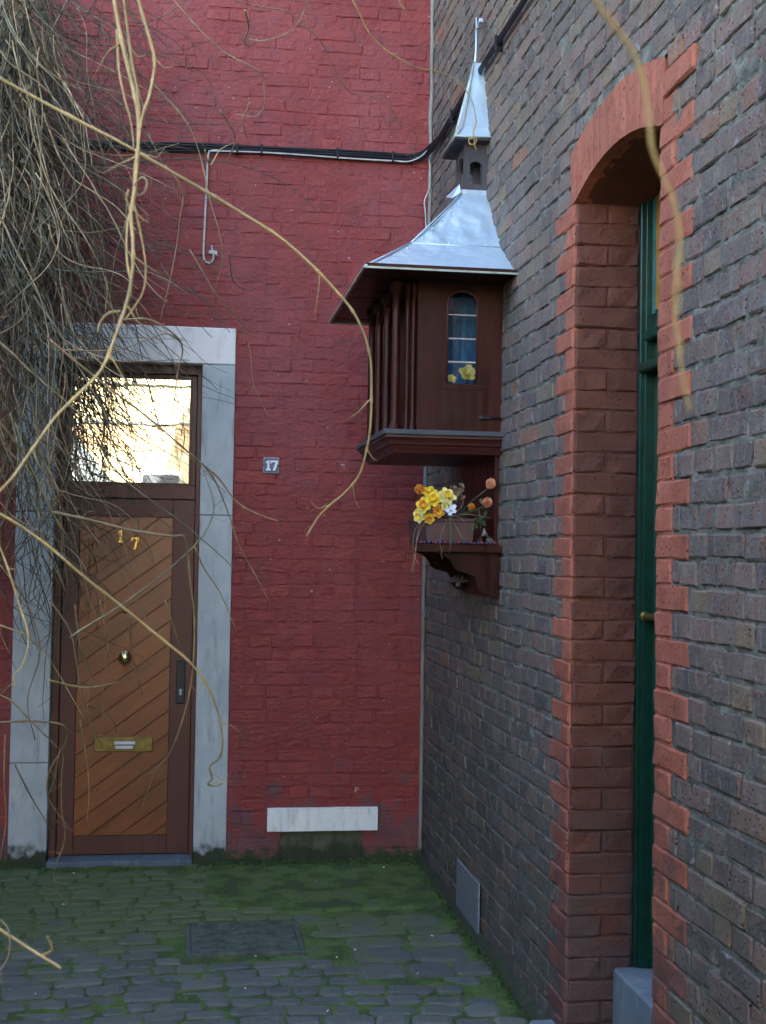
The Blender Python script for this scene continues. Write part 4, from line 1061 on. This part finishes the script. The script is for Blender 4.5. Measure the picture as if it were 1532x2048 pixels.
pts = [(.11, YB-.034, 3.508), (.075, YB-.03, 3.506), (.058, YB-.026, 3.48), (.053, YB-.022, 3.3), (.047, YB-.022, 3.10), (.046, YB-.022, 2.99), (.056, YB-.024, 2.957), (.078, YB-.026, 2.950), (.092, YB-.028, 2.968), (.094, YB-.03, 3.0)]
MB().tube(spline(pts, 6), .0055, 8).build('cable', M['cablewhite'], lc)
tp = MB(); tp.box((.070, YB-.036, 2.995), (.112, YB-.020, 3.012), .003); tp.tube([(.09, YB-.028, 3.0), (.084, YB-.03, 3.035)], .005, 6); tp.tube([(.10, YB-.028, 3.0), (.115, YB-.03, 2.985)], .005, 6); tp.build('taped_end', M['cablewhite'], lc)
tc = MB(); tc.tube(spline([(1.165, YB-.032, 3.53), (1.171, YB-.032, 3.47), (1.170, YB-.032, 3.39), (1.155, YB-.030, 3.345), (1.145, YB-.028, 3.31), (1.150, YB-.028, 3.26), (1.155, YB-.03, 3.18)], 6), .004, 6)
o = tc.build('thin_cable', M['cablewhite'], org=(1.16, YB-.03, 3.4)); tag(o, 'thin pale cable running down the corner above the shrine roof', 'cable')

# ================================================================== VINES
def vine(name, pts, d, px, mat, label, parent=None, wob=.0, knots=True, group='loose vine stems hanging in front of the yard', seed=0, ext=None):
    """pts: pixels of the photograph; d: depth or (start, end) depth in metres; px: thickness in photograph pixels"""
    gg = random.Random(seed+len(pts)); n = len(pts); P = []
    d0, d1 = d if hasattr(d, '__len__') else (d, d)
    for i, (x, y) in enumerate(pts):
        P.append(at(x, y, d0+(d1-d0)*i/(n-1)))
    if ext:                                     # goes on out of the picture: up to the beam or away to the added wall
        A = P[0]; E_ = Vector((A.x-.02, 1.51, 3.21)) if ext == 'beam' else A+Vector(ext)
        L_ = (E_-A).length; s0 = (P[1]-A).length; K_ = A+(A-P[1]).normalized()*L_*.3
        ts = []; q = .5*s0/max(L_*.6, s0)
        while q < 1: ts.append(q); q = q*1.7 + .02
        ts.append(1.0)
        P = [A*(1-t)**2 + K_*(2*t*(1-t)) + E_*t*t for t in ts][::-1] + P
    S = spline(P, 8); m = len(S); dm = (d0+d1)/2; r = px*.84*dm/FPX/2
    rr = []
    for i, p in enumerate(S):
        t = i/(m-1); k = 1.1 - .6*t
        if knots and i % 13 == 6: k *= 1.45
        if knots and i % 13 in (5, 7): k *= 1.12
        rr.append(r*k*(1+.08*nz(p, 60, seed)))
    mb = MB(); mb.tube(S, rr, 8)
    if knots and m > 40:
        for i in range(6, m-4, 13):
            if gg.random() < .45: continue
            q = S[i]; t = (S[i+1]-S[i-1]).normalized(); sd_ = t.cross(fw).normalized()*gg.choice((-1, 1)); ln = gg.uniform(3, 10)*px*.12*dm/FPX*5
            tw_ = [q, q+(t*.5+sd_*.6)*ln*.35, q+(t*.8+sd_*.9)*ln*.7+Vector((0,0,gg.uniform(-.3,.2)*ln)), q+(t*.9+sd_*1.2)*ln+Vector((0,0,gg.uniform(-.5,.3)*ln))]
            TW = spline(tw_, 4); mb.tube(TW, [r*.42*(1-.75*j/(len(TW)-1)) for j in range(len(TW))], 5)
    if parent is not None: return mb.build(name, mat, parent)
    o = mb.build(name, mat, org=S[0]); tag(o, label, 'vine', group); return o

tw = thing('twisted_vine', at(250, 0, 1.55), 'thick twisted straw coloured vine strands hanging down the left foreground', 'vine')
T = M['straw']
vine('strand', [(222,-60),(230,10),(245,90),(262,160),(276,230),(276,300),(270,370),(262,430),(266,490),(264,550),(252,610),(235,660),(205,735),(160,785),(110,835),(60,905),(20,960),(-30,1010)], (1.6,1.35), 11, T, '', tw, ext='beam')
vine('strand', [(262,-60),(282,20),(300,80),(309,125),(300,185),(282,245),(274,320),(270,390),(255,450),(254,520),(262,580),(240,640),(225,690)], (1.57,1.47), 9, T, '', tw, seed=2, ext='beam')
vine('strand', [(243,-60),(250,20),(262,110),(274,180),(280,250),(270,330),(268,400),(282,470),(291,530),(287,580),(270,612),(250,640)], (1.55,1.50), 7, T, '', tw, seed=3, ext='beam')
vine('strand', [(234,60),(238,140),(250,200),(262,245),(268,300)], (1.6,1.55), 6, T, '', tw, seed=4)
vine('strand', [(240,622),(215,628),(200,645),(195,665)], (1.45,1.42), 6, T, '', tw, seed=5)
vine('strand', [(268,370),(285,355),(294,365),(288,385),(272,392)], (1.5,1.48), 6, M['tanvine'], '', tw, seed=6)
vine('strand', [(258,380),(253,395),(258,415),(262,430)], (1.5,1.5), 7, M['tanvine'], '', tw, seed=7)
vine('vine_stem', [(-40,135),(60,190),(150,238),(250,290),(330,336),(420,388),(490,430),(560,475),(620,527),(668,577),(705,622),(728,668),(741,720),(743,780),(741,850),(732,905),(718,950),(690,985),(660,1010),(636,1035),(613,1072)], (1.9,2.1), 8.5, T, 'long straw vine arching from upper left down in front of the red wall', seed=11, ext=(-1.55,.25,.45))
vine('vine_stem', [(-40,1008),(30,1045),(100,1095),(170,1155),(250,1218),(320,1275),(380,1325),(415,1372),(436,1425),(445,1475),(441,1512),(420,1533),(424,1556),(416,1568),(430,1572),(444,1567)], (1.8,2.1), 7.5, T, 'straw vine crossing the oak door diagonally and ending on the pale jamb', seed=12, ext=(-1.5,.2,.35))
vine('vine_stem', [(-40,800),(20,870),(60,930),(105,1025),(135,1075),(158,1112)], (2.1,2.3), 9, M['greyvine'], 'grey green vine running down left to the door top corner', seed=13, ext=(-1.5,.1,.5))
vine('vine_stem', [(104,1024),(180,1040),(260,1060),(340,1072),(366,1073),(375,1100),(380,1160),(388,1225),(388,1300),(380,1380),(362,1450),(340,1505),(312,1540),(298,1575),(281,1624)], (2.3,2.6), 5.5, M['tanvine'], 'tan vine that crosses the door and hangs beside the lock', seed=14)
vine('vine_stem', [(100,680),(160,730),(230,785),(300,838),(360,890),(405,928),(440,960),(475,1005),(520,1030),(556,1043),(559,1052),(553,1058)], (3.0,3.4), 5, M['tanvine'], 'thin vine sloping past the mirrored pane to the red wall', seed=15)
vine('vine_stem', [(405,928),(432,965),(458,1030),(478,1090),(505,1140),(540,1206)], (3.2,3.4), 3.6, M['tanvine'], 'thin brown vine hanging over the right edge of the pale jamb', seed=16)
vine('vine_stem', [(140,1275),(170,1255),(250,1205),(330,1145),(395,1085),(424,1035),(426,1000),(412,955),(400,925)], (2.9,3.1), 4.6, M['greyvine'], 'grey vine bowing across the door from lower left to the jamb', seed=17)
vine('vine_stem', [(1165,-60),(1200,15),(1240,65),(1272,120),(1290,180),(1298,240),(1305,300),(1325,350),(1345,395),(1356,450),(1358,510),(1351,570),(1350,620),(1356,690),(1366,760),(1380,825)], (.44,.47), 16, M['straw'], 'blurred straw vine hanging close in front of the arched doorway', seed=18, knots=False, ext='beam')
vine('tendril', [(1358,450),(1362,480),(1356,510),(1350,540),(1361,575),(1358,605),(1350,640),(1364,690),(1360,730)], (.45,.46), 6, M['straw'], 'thin tendril wound around the blurred vine by the doorway', seed=19, group=None)
vine('vine_stem', [(430,-20),(480,4),(530,15),(575,24),(600,46),(632,72),(652,100),(668,136),(684,166),(706,187),(745,193),(780,214),(795,243),(824,261),(833,277),(828,310)], (3.6,4.2), 3.0, M['tanvine'], 'thin wiry vine drifting across the upper red wall to the cables', seed=20, ext='beam')
vine('vine_stem', [(690,-30),(718,25),(738,65),(765,95),(800,118),(835,136),(870,142),(900,153),(925,172),(945,205),(953,245)], (2.6,2.8), 4.0, M['straw'], 'slender straw vine curving from the top edge onto the spire', seed=21, ext='beam')
vine('tendril', [(953,245),(947,262),(946,275),(938,278),(940,288),(950,287),(953,278),(948,275),(950,292),(952,300)], (2.8,2.8), 3.2, M['straw'], 'curled tendril tip hanging just under the spire eave', seed=22, group=None)
vine('vine_stem', [(-30,1840),(20,1872),(60,1898),(122,1936)], (1.5,1.45), 13, M['straw'], 'thick cut vine stub in the lower left corner', seed=23, knots=False, ext=(-1.4,.15,-.95))
vine('vine_stem', [(84,1912),(100,1904),(104,1894),(94,1872)], (1.48,1.46), 8, M['straw'], 'short side twig rising off the cut vine stub', seed=24, knots=False)
vine('vine_stem', [(-20,1830),(10,1848),(20,1880),(14,1920),(-14,1955)], (1.5,1.45), 6, M['tanvine'], 'curved twig looping round the cut vine stub', seed=25, ext=(-.5,.05,-.3))
vine('vine_stem', [(-20,1385),(20,1400),(60,1440),(110,1490),(126,1508),(123,1560),(124,1625),(130,1660),(127,1690),(112,1730),(108,1760),(118,1788),(138,1808)], (2.6,2.9), 4.5, M['tanvine'], 'tan vine dangling beside the door almost to the ground', seed=26, ext=(-1.2,.1,.5))
vine('vine_stem', [(20,1150),(40,1215),(57,1275),(45,1330),(28,1350),(30,1375)], (2.0,2.0), 6, M['straw'], 'short kinked straw vine over the left pale jamb', seed=27, ext=(-.6,.1,.6))
vine('vine_stem', [(570,-30),(612,-5),(605,30),(585,60),(555,75),(520,82),(498,78)], (1.7,1.75), 5, M['tanvine'], 'hooked vine loop at the top edge over the red wall', seed=28, ext='beam')
vine('vine_stem', [(790,-30),(800,5),(810,22)], (1.2,1.2), 8, M['tanvine'], 'blurred vine tip poking in at the top edge', seed=29, ext='beam')
# thin scattered stems over the red wall and the door
thin = [([(490,20),(497,55),(488,82),(500,95)],3.2), ([(330,-20),(400,60),(450,105),(515,140),(525,160),(530,205),(512,232),(470,228)],2.6), ([(440,220),(466,262),(468,290),(455,320),(441,345)],2.6),
        ([(500,205),(488,235),(490,262),(497,285)],2.6), ([(458,505),(464,555),(480,575),(505,581)],2.4), ([(300,160),(370,240),(400,310),(420,400),(440,470),(445,520),(430,580)],2.8),
        ([(410,300),(420,330),(440,300),(468,285)],2.4), ([(330,330),(365,380),(360,440),(355,480),(340,560),(320,640)],2.8), ([(380,500),(440,600),(480,640),(500,700),(508,770),(540,840)],2.4),
        ([(390,1095),(410,1140),(440,1185),(470,1255)],2.6), ([(100,1200),(140,1262),(152,1320),(165,1400),(180,1440),(195,1490)],3.2), ([(150,1210),(160,1290),(180,1350),(175,1420),(190,1470),(205,1490)],3.2),
        ([(95,1360),(170,1375),(240,1364)],3.4), ([(0,1445),(60,1442),(125,1450),(133,1480),(100,1540),(95,1590),(118,1630),(140,1655)],3.6), ([(200,1200),(215,1300),(205,1390),(208,1470)],2.6),
        ([(160,1440),(175,1530),(178,1600),(175,1640),(190,1660)],2.4), ([(175,1410),(200,1420),(225,1440),(232,1463)],2.8), ([(0,1130),(50,1200),(80,1300),(55,1400),(70,1480)],3.0),
        ([(10,1470),(8,1560),(12,1640),(0,1720)],2.6), ([(30,1530),(60,1590),(90,1640),(104,1665)],2.8), ([(120,1500),(108,1560),(96,1600),(110,1640),(138,1655)],3.2), ([(0,1250),(60,1275),(100,1320),(170,1440)],2.6),
        ([(240,640),(300,640),(350,670),(365,700),(355,750),(345,830)],4.0), ([(260,1230),(262,1290),(275,1350),(285,1388)],2.2), ([(330,1200),(360,1290),(380,1330)],1.8), ([(120,700),(230,700),(330,668),(365,690)],3.0)]
cr = thing('dry_creeper', at(40, -200, 5.9), 'dense hanging mass of dry brown creeper covering the left side', 'creeper')
for i, (pts, px) in enumerate(thin):
    vine('stem', pts, (4.0+.3*(i % 4), 4.3+.3*(i % 4)), px*1.3, M['tanvine' if i % 3 else 'straw'], '', cr, seed=40+i)
# the tangled curtain: several hundred wandering strands
gt = random.Random(21)
def strand(mb, x, y, d, ang, length, px, curl, pull, n=34):
    """wander in front of the red wall; ang: 0 = straight down, positive = to the right; curl: how tightly it winds"""
    P = []; a = ang; st = length/n; dd = d; k = gt.gauss(0, curl)
    for i in range(n+1):
        P.append(at(x, y, dd)); k = k*.93 + gt.gauss(0, curl*.38); a += k + gt.gauss(0, .035); a += (pull-a)*.045
        x += math.sin(a)*st; y += math.cos(a)*st; dd += gt.uniform(-.014,.014)
    r = px*d/FPX/2
    mb.tube(P, [r*(1-.6*i/n) for i in range(n+1)], 4, cap=False)
tg = MB()
DR = (5.2, 6.25)
for i in range(420):                            # dense hanging core at the left edge
    x0 = gt.uniform(-110, 85) ; strand(tg, x0, gt.uniform(-150, 330), gt.uniform(*DR), gt.uniform(-.3,.4), gt.uniform(300, 800), gt.uniform(2.0,5.5), .05, gt.uniform(-.08,.16))
for i in range(190):                            # side shoots sweeping out to the right
    y0 = gt.uniform(-150, 620); strand(tg, gt.uniform(-60,130), y0, gt.uniform(*DR), gt.uniform(.2,1.0), gt.uniform(140, 380)*(1-.0004*max(0,y0)), gt.uniform(1.5,3.4), .075, gt.uniform(.0,.38))
for i in range(150):                            # strands over the lintel, glass and left stile
    x0 = abs(gt.gauss(0, 95))+5; strand(tg, x0, gt.uniform(380, 740), gt.uniform(*DR), gt.uniform(-.3,.9), gt.uniform(250, 640)*max(.35, 1-x0/520), gt.uniform(1.5,3.2), .05, gt.uniform(-.1,.45))
for i in range(100):                            # lower trailing ends
    x0 = gt.uniform(-30, 190); strand(tg, x0, gt.uniform(880, 1150), gt.uniform(*DR), gt.uniform(-.4,.5), gt.uniform(120, 430)*(1-x0/500), gt.uniform(1.4,3.2), .09, gt.uniform(-.1,.2))
for i in range(110):                            # light wisps upper middle
    x0 = gt.uniform(60, 260); strand(tg, x0, gt.uniform(-120, 420), gt.uniform(*DR), gt.uniform(-.2,1.0), gt.uniform(120, 420), gt.uniform(1.4,2.6), .08, gt.uniform(.0,.5))
for i in range(16):                             # old thick stems feeding the mass
    x0 = -60+9*i+gt.uniform(-8,8); st_ = MB(); strand(st_, x0, gt.uniform(-160,-80), gt.uniform(5.7,6.3), gt.uniform(-.05,.1), gt.uniform(600, 950)-2*max(0,x0), gt.uniform(7,14), .008, gt.uniform(-.02,.05), 40)
    st_.build('old_stem', M['tangle'], cr)
tgo = tg.build('tangle', M['tangle'], cr); tgo['kind'] = 'stuff'
tl = MB()
for i in range(150):
    x0 = abs(gt.gauss(0, 90)) - 50; strand(tl, x0, gt.uniform(-100, 850), gt.uniform(5.0,5.8), gt.uniform(-.3,.6), gt.uniform(180, 480), gt.uniform(2.2,6.0), .05, gt.uniform(0,.35))
o = tl.build('pale_tangle', M['greyvine'], cr); o['kind'] = 'stuff'
tb2 = MB()
for i in range(120):
    x0 = abs(gt.gauss(0, 105)) - 50; strand(tb2, x0, gt.uniform(-100, 900), gt.uniform(4.9,5.8), gt.uniform(-.3,.7), gt.uniform(180, 480), gt.uniform(2.0,5.0), .06, gt.uniform(0,.4))
o = tb2.build('tan_tangle', M['tanvine'], cr); o['kind'] = 'stuff'
lv = MB()
for i in range(700):                            # shrivelled leaf scraps caught in the mass
    x, y = gt.uniform(-20, 75)*gt.uniform(.6,1.3), gt.uniform(-20, 690)
    c = at(x, y, gt.uniform(*DR)); s_ = gt.uniform(.008,.026)
    petal(lv, c, (gt.uniform(-1,1),-1,gt.uniform(-1,1)), gt.uniform(0,6.28), s_*2, s_*.6, gt.uniform(0,.8), -.3)
o = lv.build('dead_leaves', M['tangle'], cr); o['kind'] = 'stuff'

# ================================================================== MOSS AND LITTER
ms = MB(); gmz = random.Random(8)
for i in range(5200):
    if i % 3 == 0: x, y = gmz.uniform(.2, 1.15), 6.58-abs(gmz.gauss(0,.035))
    elif i % 3 == 1: x, y = gmz.uniform(-1.2, 1.15), 6.57-abs(gmz.gauss(0,.05))
    else: y = gmz.uniform(4.2, 6.5); x = 1.155-abs(gmz.gauss(0,.02))
    if -.66 < x < .07 and y > 6.5: continue
    h_ = gmz.uniform(.004,.016); s_ = gmz.uniform(.002,.005); a = gmz.uniform(0,3.14); z0 = gz(x,y)+.006+.02*max(0, y-6.5)
    dx, dy = math.cos(a)*s_, math.sin(a)*s_
    ms.add([(x-dx,y-dy,z0),(x+dx,y+dy,z0),(x+gmz.uniform(-.006,.006),y+gmz.uniform(-.006,.006),z0+h_)], [(0,1,2)])
o = ms.build('moss', M['moss']); tag(o, 'green moss growing along the foot of both walls', 'moss', kind='stuff')
lt = MB()
for i in range(15):
    x, y = gmz.uniform(-.7,1.1), gmz.uniform(4.4,6.4); c = Vector((x,y,.018)); a = gmz.uniform(0,6); s_ = gmz.uniform(.004,.010)
    lt.add([c+Vector((math.cos(a)*s_,math.sin(a)*s_,0)), c+Vector((-math.sin(a)*s_*.5,math.cos(a)*s_*.5,.004)), c-Vector((math.cos(a)*s_,math.sin(a)*s_,-.002)), c+Vector((math.sin(a)*s_*.5,-math.cos(a)*s_*.5,0))], [(0,1,2,3)])
o = lt.build('litter', M['whitelintel']); tag(o, 'scattered pale petals and chips on the cobbles', 'litter', kind='stuff')

# ================================================================== HOUSES ACROSS THE YARD (seen mirrored in the door pane)
op = thing('cream_house', (-1.5, -7, 0), 'sunlit cream house across the yard mirrored in the door pane', 'house')
MB().box((-4.6, -9, -.1), (.6, -7, 5.2)).build('wall', M['cream'], op)
MB().box((-4.6, -6.999, 3.02), (.6, -6.985, 3.40)).build('ochre_band', M['ochre'], op)
for zz, hh in ((3.405, .035), (4.02, .012)): MB().box((-4.6, -6.995, zz), (.6, -6.95, zz+hh)).build('string_course', M['slate'], op)
wn = MB().box((-.75, -6.96, 1.7), (-.12, -6.9, 2.72)).build('window', M['enamelwhite'], op); MB().box((-.70, -6.899, 1.75), (-.17, -6.89, 2.64)).build('pane', M['platedark'], wn)
gs = thing('slate_shed', (-2.9, -4.6, 0), 'grey slate shed with sloping roof mirrored low in the door pane', 'shed')
MB().prism([(-6,0),(-.9,0),(-.95,2.3),(-1.65,3.2),(-6,3.2)], (0,-5.5,0), (1,0,0), (0,0,1), (0,1,0), .9).build('wall', M['slate'], gs)
# added unseen wall blocks low left sky; timber beam the creeper hangs from
gw = MB(); gw.box((-2.1, 1.43, 2.9), (-1.95, 1.59, 3.2)); gw.box((-2.15, -4.4, -.1), (-1.90, 6.59, 2.9)); o = gw.build('added_sky_block_wall', M['plainwall'], org=(-2.0, 1, 0)); tag(o, 'added unseen wall left of the yard, blocking low sky and holding vines', 'wall')
tb_ = MB(); tb_.box((-2.1, 1.45, 3.202), (1.17, 1.57, 3.32), .006); o = tb_.build('timber_beam', M['lanternwood'], org=(-2.0, 1.5, 3.3)); tag(o, 'timber beam above the yard that carries the creeper', 'beam')
